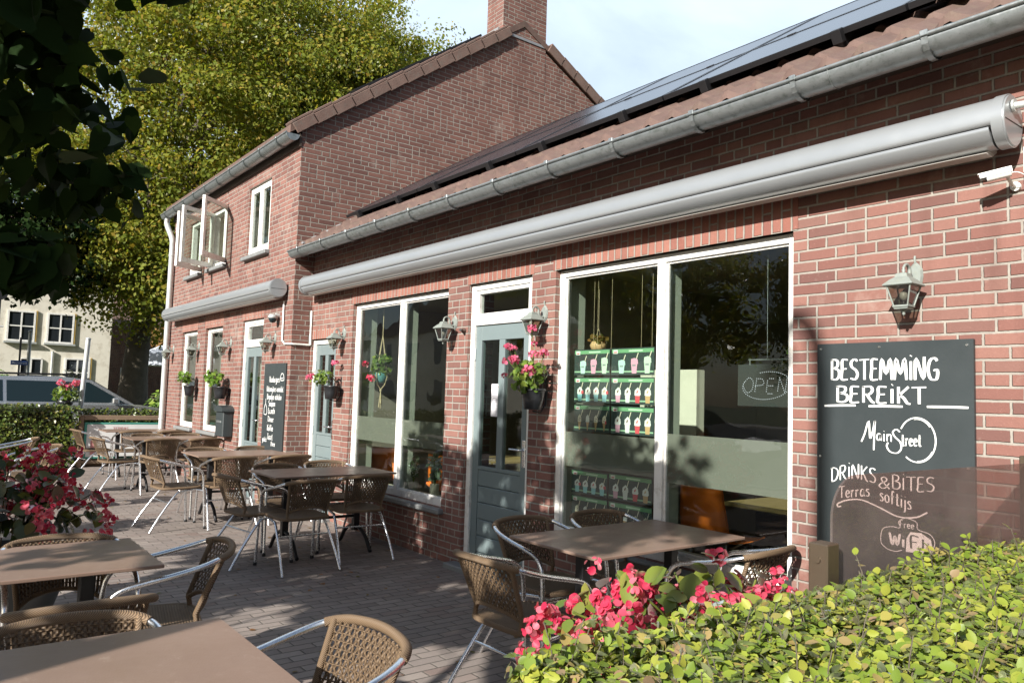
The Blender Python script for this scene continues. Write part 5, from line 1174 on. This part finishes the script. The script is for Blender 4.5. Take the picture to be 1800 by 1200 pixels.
# ================================================================== trees
def tree(name, label, base, trunk_r, trunk_h, crown, nleaf, lsize, mat, seed, limbs=9, tm=DIAM, clump=.9, group=None, nclump=220, up=.4, lean=(0, 0), droop=.35):
    """crown: list of (cx,cy,cz,rx,ry,rz) relative to base"""
    root = thing(name, label, 'tree', base, 0, group); rs = np.random.default_rng(seed)
    m = MB(); P = []; H = trunk_h
    for i in range(9):
        t = i / 8; P.append((lean[0] * t + math.sin(t * 5 + seed) * trunk_r * .3, lean[1] * t + math.cos(t * 4 + seed) * trunk_r * .3, H * t))
    m.tube(P, [trunk_r * (1.0 + .75 * math.exp(-t * 9)) * (1 - .45 * t) for t in [i / 8 for i in range(9)]], 14); m.build('trunk', M['trunk'], root)
    C = []; vol = [c[3] * c[4] * c[5] for c in crown]; vol = [max(v, sum(vol) * .022) for v in vol]; tot = sum(vol); m = MB()
    for c, v in zip(crown, vol):
        n = max(4, int(nclump * v / tot)); d = unit(rs.normal(0, 1, (n, 3))); r = rs.uniform(.25, 1, (n, 1)) ** .45
        C.append(np.array(c[:3]) + d * r * np.array(c[3:6]))
        for k in range(max(1, int(limbs * v / tot + .5))):
            tgt = np.array(c[:3]) + unit(rs.normal(0, 1, 3)) * np.array(c[3:6]) * .7; s = Vector(P[int(rs.integers(5, 9))]); e = Vector(tgt)
            md = s.lerp(e, .5) + Vector((rs.normal(0, .2), rs.normal(0, .2), abs(rs.normal(0, .4)) * min(1, c[5] / 3))); pth = smooth_path([s, md, e], 6)
            m.tube(pth, [trunk_r * .42 * (1 - .85 * i / (len(pth) - 1)) for i in range(len(pth))], 7)
            for b in range(3):
                s2 = pth[int(rs.integers(5, len(pth) - 2))]; e2 = Vector(np.array(s2) + rs.normal(0, 1, 3) * np.array(c[3:6]) * .35); pp = smooth_path([s2, s2.lerp(e2, .5) + Vector((0, 0, .1)), e2], 4)
                m.tube(pp, [trunk_r * .13 * (1 - .8 * i / (len(pp) - 1)) for i in range(len(pp))], 5)
    m.build('limbs', M['trunk'], root)
    C = np.concatenate(C); idx = rs.integers(0, len(C), nleaf); cs = rs.uniform(.5, 1.25, len(C))
    off = unit(rs.normal(0, 1, (nleaf, 3))) * (rs.uniform(0, 1, (nleaf, 1)) ** .5) * clump * cs[idx][:, None]; off[:, 2] *= .7
    L = C[idx] + off; N = unit(off) + [0, 0, up]
    leaves('crown', L, rs.uniform(.65, 1.25, nleaf) * lsize, N, tm, mat, root, .6, droop)
    return root
tree('lime_tree', 'huge autumn lime tree with yellow green crown behind the two storey house', (-26, 1.55, -.08), .40, 7.5, [(0, 1.5, 9.5, 5.5, 6.0, 5.6), (-1, 7.5, 11.3, 4.5, 5.9, 5.2), (2.5, 4.5, 10.5, 3.5, 4, 5), (1, -1.0, 7.0, 3.6, 3.2, 3.6), (1.5, 1.2, 5.2, 3.4, 3.4, 1.8), (0, 3, 14, 4.5, 6, 3)], 330000, .13, GT, 3, 22, DIAM, 1.15, 'street trees', 900)
tree('lime_tree', 'paler autumn tree partly hidden behind the huge lime, right of it', (-40, 12, -.08), .4, 8, [(0, 0, 10, 5, 7.0, 5), (0, 5, 8, 4, 4, 3.5)], 40000, .26, GT, 4, 14, DIAM, 1.2, 'street trees', 200)
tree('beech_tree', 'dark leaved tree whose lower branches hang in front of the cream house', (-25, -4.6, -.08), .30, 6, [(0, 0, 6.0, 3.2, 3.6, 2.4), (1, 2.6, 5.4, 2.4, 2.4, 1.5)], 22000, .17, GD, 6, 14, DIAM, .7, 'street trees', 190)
tree('small_tree', 'rusty leaved small tree beside the big trunk', (-34, 4.6, -.08), .14, 3.4, [(0, 0, 4.6, 1.6, 1.6, 1.8)], 4500, .20, GO, 9, 6, DIAM, .5, 'street trees', 50)
# tree that shades the terrace; one branch reaches in at top left
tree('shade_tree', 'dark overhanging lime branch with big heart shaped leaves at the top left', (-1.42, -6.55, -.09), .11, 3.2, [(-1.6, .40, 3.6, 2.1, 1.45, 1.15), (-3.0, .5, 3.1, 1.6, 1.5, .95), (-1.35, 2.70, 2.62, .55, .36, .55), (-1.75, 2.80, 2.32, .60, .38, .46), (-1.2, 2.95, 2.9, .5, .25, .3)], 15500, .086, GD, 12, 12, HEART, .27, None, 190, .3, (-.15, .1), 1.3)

def shrub(name, label, loc, r, h, n, size, mat, seed, cat='shrub'):
    root = thing(name, label, cat, loc); rs = np.random.default_rng(seed); m = MB()
    for i in range(9): a = rs.uniform(0, 6.28); m.tube([(0, 0, 0), (math.cos(a) * r * .3, math.sin(a) * r * .3, h * .5), (math.cos(a) * r * .7, math.sin(a) * r * .7, h * .85)], .015, 5)
    m.build('stems', M['trunk'], root)
    q = unit(rs.normal(0, 1, (n, 3))) * rs.uniform(.5, 1, (n, 1)); q[:, 2] = np.abs(q[:, 2]); L = q * [r, r, h]; L += rs.normal(0, .07, L.shape); leaves('foliage', L, rs.uniform(.7, 1.2, n) * size, q + [0, 0, .4], LEAF, mat, root, .5); return root
for i, (x, y, r, hh, lab) in enumerate(((-23.2, 1.75, .55, 1.25, 'bright green laurel shrub just right of the big trunk'), (-23.6, 2.75, .7, 1.15, 'bright green laurel shrub next to the downpipe of the house'), (-27.9, .1, .55, 1.8, 'dark shrub left of the big trunk against the cream wall'), (-30.5, -1.65, .6, 1.6, 'small bush below the blue street name sign'))):
    shrub('laurel_shrub', lab, (x, y, -.08), r, hh + .25, 1500, .16, GB if i != 2 else G2, 20 + i)

# ================================================================== house fronts across the road
def far_window(par, x, y0, y1, z0, z1, door=False, dk=True):
    f = MB(); w = .07
    f.box(x, x + .06, y0, y1, z1 - w, z1); f.box(x, x + .06, y0, y0 + w, z0, z1 - w); f.box(x, x + .06, y1 - w, y1, z0, z1 - w); f.box(x, x + .06, y0 + w, y1 - w, z0, z0 + w)
    my = (y0 + y1) / 2; f.box(x, x + .05, my - .03, my + .03, z0 + w, z1 - w); f.box(x, x + .045, y0 + w, my - .03, z0 + (z1 - z0) * .5 - .025, z0 + (z1 - z0) * .5 + .025); f.box(x, x + .045, my + .03, y1 - w, z0 + (z1 - z0) * .5 - .025, z0 + (z1 - z0) * .5 + .025)
    o = f.build('window', M['white'], par); p = MB(); p.box(x - .05, x + .02, y0 + w, y1 - w, z0 + w, z1 - w); p.build('pane', M['winddark'], o)
    s = MB(); s.box(x - .02, x + .16, y0 - .08, y1 + .08, z0 - .08, z0 - .002); s.build('window_sill', M['zinc_light'], o)
    t = MB(); t.box(x - .02, x + .05, y1 + .002, y1 + .06, z0, z1 + .03); t.build('window_trim', M['ochre'], o)
cr = thing('cream_house', 'cream rendered house with sash windows across the road', 'building', (0, 0, 0))
m = MB(); m.box(-46, -38, -13, 2.85, -.09, 6.4); m.build('wall', M['cream'], cr)
m = MB(); m.add([(-38 + .3, -13.2, 6.35), (-38 + .3, 3.05, 6.35), (-46.3, 3.05, 6.35), (-46.3, -13.2, 6.35), (-42, -12, 9.6), (-42, 2, 9.6)], [[0, 1, 5, 4], [2, 3, 4, 5], [1, 2, 5], [3, 0, 4], [3, 2, 1, 0]]); m.build('roof', M['tile'], cr)
X = -37.985
for y in (-5.6, -3.3, -1.10, .34): far_window(cr, X, y, y + 1.02, 3.15, 4.45)
for y in (-5.6, -3.3, 1.10): far_window(cr, X, y, y + .98, 1.30, 2.55)
d = MB(); d.box(X, X + .05, -.56, .28, -.05, 1.75); d.build('door', M['black'], cr); f = MB(); f.box(X, X + .06, -.56, .28, 1.76, 1.83); f.box(X, X + .06, -.56, -.50, 1.83, 2.42); f.box(X, X + .06, .22, .28, 1.83, 2.42); f.box(X, X + .06, -.17, -.11, 1.83, 2.42); f.box(X, X + .06, -.5, .22, 2.42, 2.48); f.build('fanlight_frame', M['white'], cr); f = MB(); f.box(X - .02, X + .02, -.5, .22, 1.83, 2.42); f.build('fanlight_pane', M['winddark'], cr)
m = MB(); m.tube([(X + .05, .62, 0), (X + .05, .62, 2.8)], .045, 8); m.build('downpipe', M['zinc_light'], cr)
rb = thing('red_brick_house', 'red brick house glimpsed between the cream house and the big trunk', 'building', (0, 0, 0))
m = MB(); m.box(-54, -47, 3.3, 12, -.09, 4.9); m.build('wall', M['brick'], rb); m = MB(); m.add([(-46.8, 3.1, 4.85), (-46.8, 12.2, 4.85), (-54.2, 12.2, 4.85), (-54.2, 3.1, 4.85), (-50.5, 3.1, 8), (-50.5, 12.2, 8)], [[0, 1, 5, 4], [2, 3, 4, 5], [1, 2, 5], [3, 0, 4], [3, 2, 1, 0]]); m.build('roof', M['tile'], rb)
for y in (5, 7.5): far_window(rb, -46.99, y, y + 1.1, 1.0, 2.4)
# parasol far off
root = thing('parasol', 'pale distant parasol between the big trunk and the house corner', 'parasol', (-31.0, 3.55, -.08)); m = MB(); m.lathe([(1.25, 2.3), (.9, 2.75), (.3, 3.05), (.02, 3.12)], (0, 0, 0), 8, 0, False); m.build('canopy', plain('pale canvas', (.55, .60, .68), .8), root); m = MB(); m.tube([(0, 0, 0), (0, 0, 3.1)], .03, 8); m.build('pole', M['zinc_light'], root); m = MB(); m.lathe([(.3, 0), (.28, .08), (.05, .1)], (0, 0, 0), 16); m.build('base', M['concrete'], root)

# ================================================================== cars
def car(loc, rz, label, paint, scale=1.0):
    root = thing('parked_car', label, 'car', loc, rz, 'cars parked by the road'); root.scale = (scale,) * 3
    # profile in y (length) / z ; front = +y
    low = [(-2.25, .35), (-2.28, .62), (-2.22, .88), (-1.9, .97), (-1.0, .98), (.85, .98), (1.2, .96), (1.75, .86), (2.12, .72), (2.25, .5), (2.22, .3), (1.85, .25), (-1.9, .25)]
    W = .88
    def prism(mb, prof, hw0, hw1=None, inset=.06, m=0):
        n = len(prof); vs = []
        for s, k in ((-1, 1.0), (-1, 0), (1, 0), (1, 1.0)):
            for y, z in prof:
                if k == 0: vs.append((s * (hw0 - inset), y, z))
                else: vs.append((s * hw0, y * .985, z if z < .6 else z - .03))
        ordr = [0, 1, 2, 3]; L = [vs[0:n], vs[n:2 * n], vs[2 * n:3 * n], vs[3 * n:4 * n]]; rings = [L[0], L[1], L[2], L[3]]
        flat = rings[0] + rings[1] + rings[2] + rings[3]; fs = [list(range(n)), [3 * n + i for i in range(n)][::-1]]
        for r_ in range(3):
            for i in range(n): j = (i + 1) % n; fs.append([r_ * n + i, (r_ + 1) * n + i, (r_ + 1) * n + j, r_ * n + j])
        mb.add(flat, fs, m, False)
    m = MB(); prism(m, low, W); b = m.build('body', paint, root)
    up = [(-2.12, .97), (-1.92, 1.36), (-1.70, 1.46), (-.3, 1.50), (.25, 1.45), (1.05, .97)]
    m = MB(); n = len(up); wt = {.97: .82}
    vs = []
    for s in (-1, 1):
        for y, z in up: vs.append((s * (.82 - .30 * (z - .97) / .53 * .55), y, z))
    m.add(vs, [list(range(n)), list(range(n, 2 * n))[::-1]] + [[i, i + n, i + 1 + n, i + 1] for i in range(n - 1)], 0, False); m.build('cabin', paint, root)
    for s in (-1, 1):
        for a, b_, c, d in ((-1.98, -1.22, -1.80, -1.24), (-1.16, -.30, -1.18, -.32), (-.22, .88, -.24, .22)):
            q = MB(); h0, h1 = 1.0, 1.40
            def sx(z): return s * (.82 - .30 * (z - .97) / .53 * .55 + .004)
            q.add([(sx(h0), a, h0), (sx(h0), b_, h0), (sx(h1), d, h1), (sx(h1), c, h1)] + [(sx(h0) - s * .02, a, h0), (sx(h0) - s * .02, b_, h0), (sx(h1) - s * .02, d, h1), (sx(h1) - s * .02, c, h1)], [[0, 1, 2, 3], [7, 6, 5, 4], [0, 4, 5, 1], [1, 5, 6, 2], [2, 6, 7, 3], [3, 7, 4, 0]]); q.build('side_window', M['carglass'], root)
        q = MB(); q.tube([(s * .66, -1.75, 1.50), (s * .66, -1.6, 1.53), (s * .66, -.1, 1.545), (s * .66, .1, 1.49)], .015, 6); q.build('roof_rail', M['black'], root)
        for y in (-1.38, 1.38):
            q = MB(); q.tube([(s * .70, y, .31), (s * .895, y, .31)], .31, 22); w = q.build('wheel', M['rubber'], root)
            q = MB(); q.tube([(s * .893, y, .31), (s * .903, y, .31)], .20, 16); q.build('rim', M['alu'], w)
        q = MB(); q.bevbox(min(s * .60, s * .86), max(s * .60, s * .86), 2.05, 2.20, .58, .70, .02); q.build('headlight', plain('headlight lens', (.7, .72, .75), .1), root)
        q = MB(); q.bevbox(min(s * .66, s * .87), max(s * .66, s * .87), -2.30, -2.2, .62, .86, .015); q.build('tail_light', plain('tail light', (.5, .02, .02), .2), root)
        q = MB(); q.bevbox(min(s * .86, s * 1.0), max(s * .86, s * 1.0), .62, .74, .98, 1.1, .02); q.build('door_mirror', paint, root)
    q = MB(); q.add([(-.70, 1.0, 1.0), (.70, 1.0, 1.0), (.60, .30, 1.42), (-.60, .30, 1.42)] , [[0, 1, 2, 3]]); q.v = [(x, y + .012, z + .015) for x, y, z in q.v]; q.build('windscreen', M['carglass'], root)
    q = MB(); q.add([(-.68, -2.09, 1.04), (.68, -2.09, 1.04), (.60, -1.96, 1.34), (-.60, -1.96, 1.34)], [[3, 2, 1, 0]]); q.v = [(x, y - .012, z + .01) for x, y, z in q.v]; q.build('rear_window', M['carglass'], root)
    return root
car((-19.9, -1.10, -.02), R(0), 'silver estate car parked beyond the box hedge', M['carpaint'], 1.10)
car((-12.6, -11.2, -.07), R(-90), 'dark car across the street, seen mirrored in the display window', plain('dark car paint', (.03, .035, .045), .55, .2), 1.0)

# ================================================================== poles, signs
root = thing('sign_pole', 'tall pale grey pole standing behind the banner screen', 'pole', (-16.55, -1.42, .0)); m = MB(); m.tube([(0, 0, 0), (.0, .09, 2.35)], .045, 10); m.lathe([(.05, 0), (.05, .02), (.01, .04)], (0, .09, 2.34), 10); m.build('shaft', M['zinc_light'], root); m = MB(); m.lathe([(.09, 0), (.09, .03), (.05, .05)], (0, 0, .02), 12); m.build('foot', M['zinc'], root)
root = thing('sign_pole', 'thin grey post left of the tall pale pole, behind the car roof', 'pole', (-28.4, -1.15, .0)); m = MB(); m.tube([(0, 0, 0), (0, 0, 3.05)], .05, 8); m.build('shaft', M['zinc'], root); m = MB(); m.lathe([(.07, 0), (.06, .05), (.01, .07)], (0, 0, 3.04), 10); m.build('cap', M['zinc'], root)
root = thing('street_name_sign', 'small blue street name sign on a thin post before the cream house', 'street sign', (-24.6, -1.72, -.07)); m = MB(); m.tube([(0, 0, 0), (0, 0, 2.75)], .025, 8); m.build('post', M['black'], root); m = MB(); m.bevbox(.03, .05, -.20, .20, 2.0, 2.12, .004); m.build('name_plate', plain('blue enamel', (.03, .07, .22), .4), root)
bt = MB(); write(bt, 'Dorpsstraat', 0, .34, 0, .05, 0, .008); m = MB(); m.add([(.0515, -.17 + v[0], 2.035 + v[2]) for v in bt.v], bt.f); m.build('lettering', M['chalk'], root)
root = thing('road_sign', 'dark back of a round road sign on its pole at the left edge', 'road sign', (-15.2, -2.88, .0)); m = MB(); m.tube([(0, 0, 0), (0, 0, 3.1)], .025, 8); m.build('post', M['black'], root); m = MB(); m.tube([(.03, 0, 2.95), (.05, 0, 2.95)], .11, 24); m.build('disc', M['black'], root)
m = MB(); m.tube([(.02, -.42, 2.40), (.02, .08, 2.40)], .012, 6); m.build('banner_arm', M['zinc_light'], root)
root = thing('hanging_banner', 'narrow dark street banner with pink lettering cut by the left edge', 'banner', (-15.2, -2.88, 0)); m = MB(); m.bevbox(.010, .03, -.42, .01, 1.35, 2.36, .002); m.build('cloth', plain('dark banner cloth', (.07, .075, .09), .7, var=.3), root); bt = MB(); write(bt, 'at', 0, .14, 0, .12, 0, .02); m = MB(); m.add([(.0315, -.16 + v[0], 1.95 + v[2]) for v in bt.v], bt.f); m.build('pink_lettering', FP, root)
root = thing('flower_post', 'slim post topped by a basket of pink geraniums above the box hedge', 'flower basket', (-16.45, -1.66, 0)); m = MB(); m.tube([(0, 0, 0), (0, 0, 1.15)], .02, 8); m.build('post', M['black'], root); m = MB(); m.lathe([(.06, 1.02), (.13, 1.1), (.15, 1.18)], (0, 0, 0), 12); m.build('basket', M['blackplastic'], root)
q = unit(RNG.normal(0, 1, (160, 3))); leaves('foliage', q * [.17, .2, .17] + [0, 0, 1.28], .06, q, HEART, GG, root)
for y, z in ((.02, 1.42), (-.1, 1.5), (.15, 1.5)):
    q = unit(RNG.normal(0, 1, (24, 3))); leaves('flower_head', q * .05 + [.1, y, z], .05, q, PETAL, FP, root, .2)
# fallen leaves on the terrace
P = np.stack([RNG.uniform(-14, -1.6, 480), RNG.uniform(-5.5, -.1, 480), np.full(480, .004)], 1)
o = leaves('fallen_leaves', P, RNG.uniform(.02, .055, 480), None, LEAF, GO, None, .12); o['kind'] = 'stuff'; o['label'] = 'scattered dry leaves on the terrace paving'

# ================================================================== across the street, behind the camera (mirrored in the panes)
bh = thing('white_house', 'white rendered house across the street, mirrored in the shop windows', 'building', (0, 0, 0)); m = MB(); m.box(-50, -34, -31, -22, -.09, 5.6); m.build('wall', M['cream'], bh); m = MB(); m.add([(-50.3, -21.7, 5.5), (-33.7, -21.7, 5.5), (-33.7, -31.3, 5.5), (-50.3, -31.3, 5.5), (-49, -26.5, 9), (-35, -26.5, 9)], [[0, 1, 5, 4], [2, 3, 4, 5], [1, 2, 5], [3, 0, 4]]); m.build('roof', M['tile'], bh)
for x in (-48, -44.5, -41, -37):
    for z in (.9, 3.4): q = MB(); q.box(x - .6, x + .6, -22.02, -21.98, z, z + 1.4); q.build('window', M['winddark'], bh)
tree('street_tree', 'dense green tree across the street, mirrored in the display window', (-19.5, -19, -.08), .3, 5, [(0, 0, 5.4, 4.0, 3.0, 3.2), (-6, 0, 5.4, 3.6, 3, 3.2)], 42000, .17, GT, 31, 12, DIAM, 1.1, 'trees across the street', 120)
tree('street_tree', 'second green tree across the street, nearer the shop', (-13.0, -20, -.08), .3, 5, [(0, 0, 5.2, 3.2, 2.8, 3.0)], 20000, .17, GT, 32, 8, DIAM, 1.1, 'trees across the street', 70)

root = thing('street_lamp', 'tall hooked street lamp behind the camera whose shadow falls left of the welcome board', 'street lamp', (.56, -8.45, 0))
m = MB(); m.tube([(0, 0, 0), (0, 0, 1.0)], .07, 12); m.tube(smooth_path([(0, 0, 1.0), (0, 0, 5.6), (0, 0, 6.1), (-.05, 0, 6.38), (-.16, 0, 6.48), (-.27, 0, 6.40)], 6), .045, 12); m.build('post', M['zinc'], root)
m = MB(); m.lathe([(.03, .12), (.10, .04), (.13, -.06), (.02, -.10)], (-.30, 0, 6.30), 14); m.build('lamp_head', M['zinc'], root)

# ================================================================== sky, sun, camera
sd = Vector((.33, -1.0, .53)).normalized(); el = math.asin(sd.z); az = math.atan2(sd.x, sd.y)
w = bpy.data.worlds.new('World'); SC.world = w; w.use_nodes = True; nt = w.node_tree; nt.nodes.clear()
sky = nt.nodes.new('ShaderNodeTexSky'); sky.sky_type = 'NISHITA'; sky.sun_disc = False; sky.sun_elevation = el; sky.sun_rotation = az; sky.air_density = 1.0; sky.dust_density = 1.2; sky.ozone_density = 1.0
bg = nt.nodes.new('ShaderNodeBackground'); out = nt.nodes.new('ShaderNodeOutputWorld'); tc = nt.nodes.new('ShaderNodeTexCoord')
mp = nt.nodes.new('ShaderNodeMapping'); mp.inputs['Scale'].default_value = (1.0, 1.0, 2.6); nz = nt.nodes.new('ShaderNodeTexNoise'); nz.inputs['Scale'].default_value = 2.2; nz.inputs['Detail'].default_value = 8; nz.inputs['Roughness'].default_value = .55; nz.inputs['Distortion'].default_value = .6
rp = nt.nodes.new('ShaderNodeValToRGB'); rp.color_ramp.elements[0].position = .32; rp.color_ramp.elements[0].color = (.55, .55, .55, 1); rp.color_ramp.elements[1].position = .62; rp.color_ramp.elements[1].color = (.85, .85, .85, 1)
mx = nt.nodes.new('ShaderNodeMix'); mx.data_type = 'RGBA'; mx.inputs[7].default_value = (11.5, 13.6, 16.0, 1)
dp = nt.nodes.new('ShaderNodeVectorMath'); dp.operation = 'DOT_PRODUCT'; dp.inputs[1].default_value = tuple(Vector((-.62, .74, .26)).normalized()); mr = nt.nodes.new('ShaderNodeMapRange'); mr.interpolation_type = 'SMOOTHSTEP'; mr.inputs[1].default_value = .15; mr.inputs[2].default_value = .85; mr.inputs[3].default_value = .06; mr.inputs[4].default_value = 1.; ml = nt.nodes.new('ShaderNodeMath'); ml.operation = 'MULTIPLY'
L = nt.links.new; L(tc.outputs['Generated'], mp.inputs[0]); L(mp.outputs[0], nz.inputs['Vector']); L(nz.outputs[0], rp.inputs[0]); L(tc.outputs['Generated'], dp.inputs[0]); L(dp.outputs['Value'], mr.inputs[0]); L(rp.outputs[0], ml.inputs[0]); L(mr.outputs[0], ml.inputs[1]); L(ml.outputs[0], mx.inputs[0]); L(sky.outputs[0], mx.inputs[6]); L(mx.outputs[2], bg.inputs[0]); bg.inputs[1].default_value = .05; L(bg.outputs[0], out.inputs[0])
ld = bpy.data.lights.new('sun', 'SUN'); ld.energy = 5.0; ld.angle = R(.55); ld.color = (1, .95, .88); lo = bpy.data.objects.new('sun', ld); COL.objects.link(lo); lo.rotation_euler = (-sd).to_track_quat('-Z', 'Y').to_euler()
cd = bpy.data.cameras.new('camera'); cam = bpy.data.objects.new('camera', cd); COL.objects.link(cam); SC.camera = cam
cd.sensor_width = 36; cd.lens = 36 * 1338 / 1800; cd.clip_start = .05; cd.clip_end = 800
yaw, pit, rol = R(52.18), R(4.05), R(1.78)
fwd = Vector((-math.sin(yaw) * math.cos(pit), math.cos(yaw) * math.cos(pit), math.sin(pit))); r0 = Vector((math.cos(yaw), math.sin(yaw), 0)); u0 = r0.cross(fwd)
rt = r0 * math.cos(rol) + u0 * math.sin(rol); upv = rt.cross(fwd)
mt = Matrix((rt, upv, -fwd)).transposed().to_4x4(); mt.translation = Vector((0, -3.86, 1.52)); cam.matrix_world = mt
SC.view_settings.view_transform = 'Standard'; SC.view_settings.look = 'None'; SC.view_settings.exposure = .92; SC.view_settings.gamma = 1
SC.cycles.max_bounces = 8; SC.cycles.diffuse_bounces = 3; SC.cycles.glossy_bounces = 4; SC.cycles.transmission_bounces = 4; SC.cycles.transparent_max_bounces = 16; SC.cycles.caustics_reflective = False; SC.cycles.caustics_refractive = False
SC.cycles.use_denoising = True; SC.cycles.sample_clamp_indirect = 6
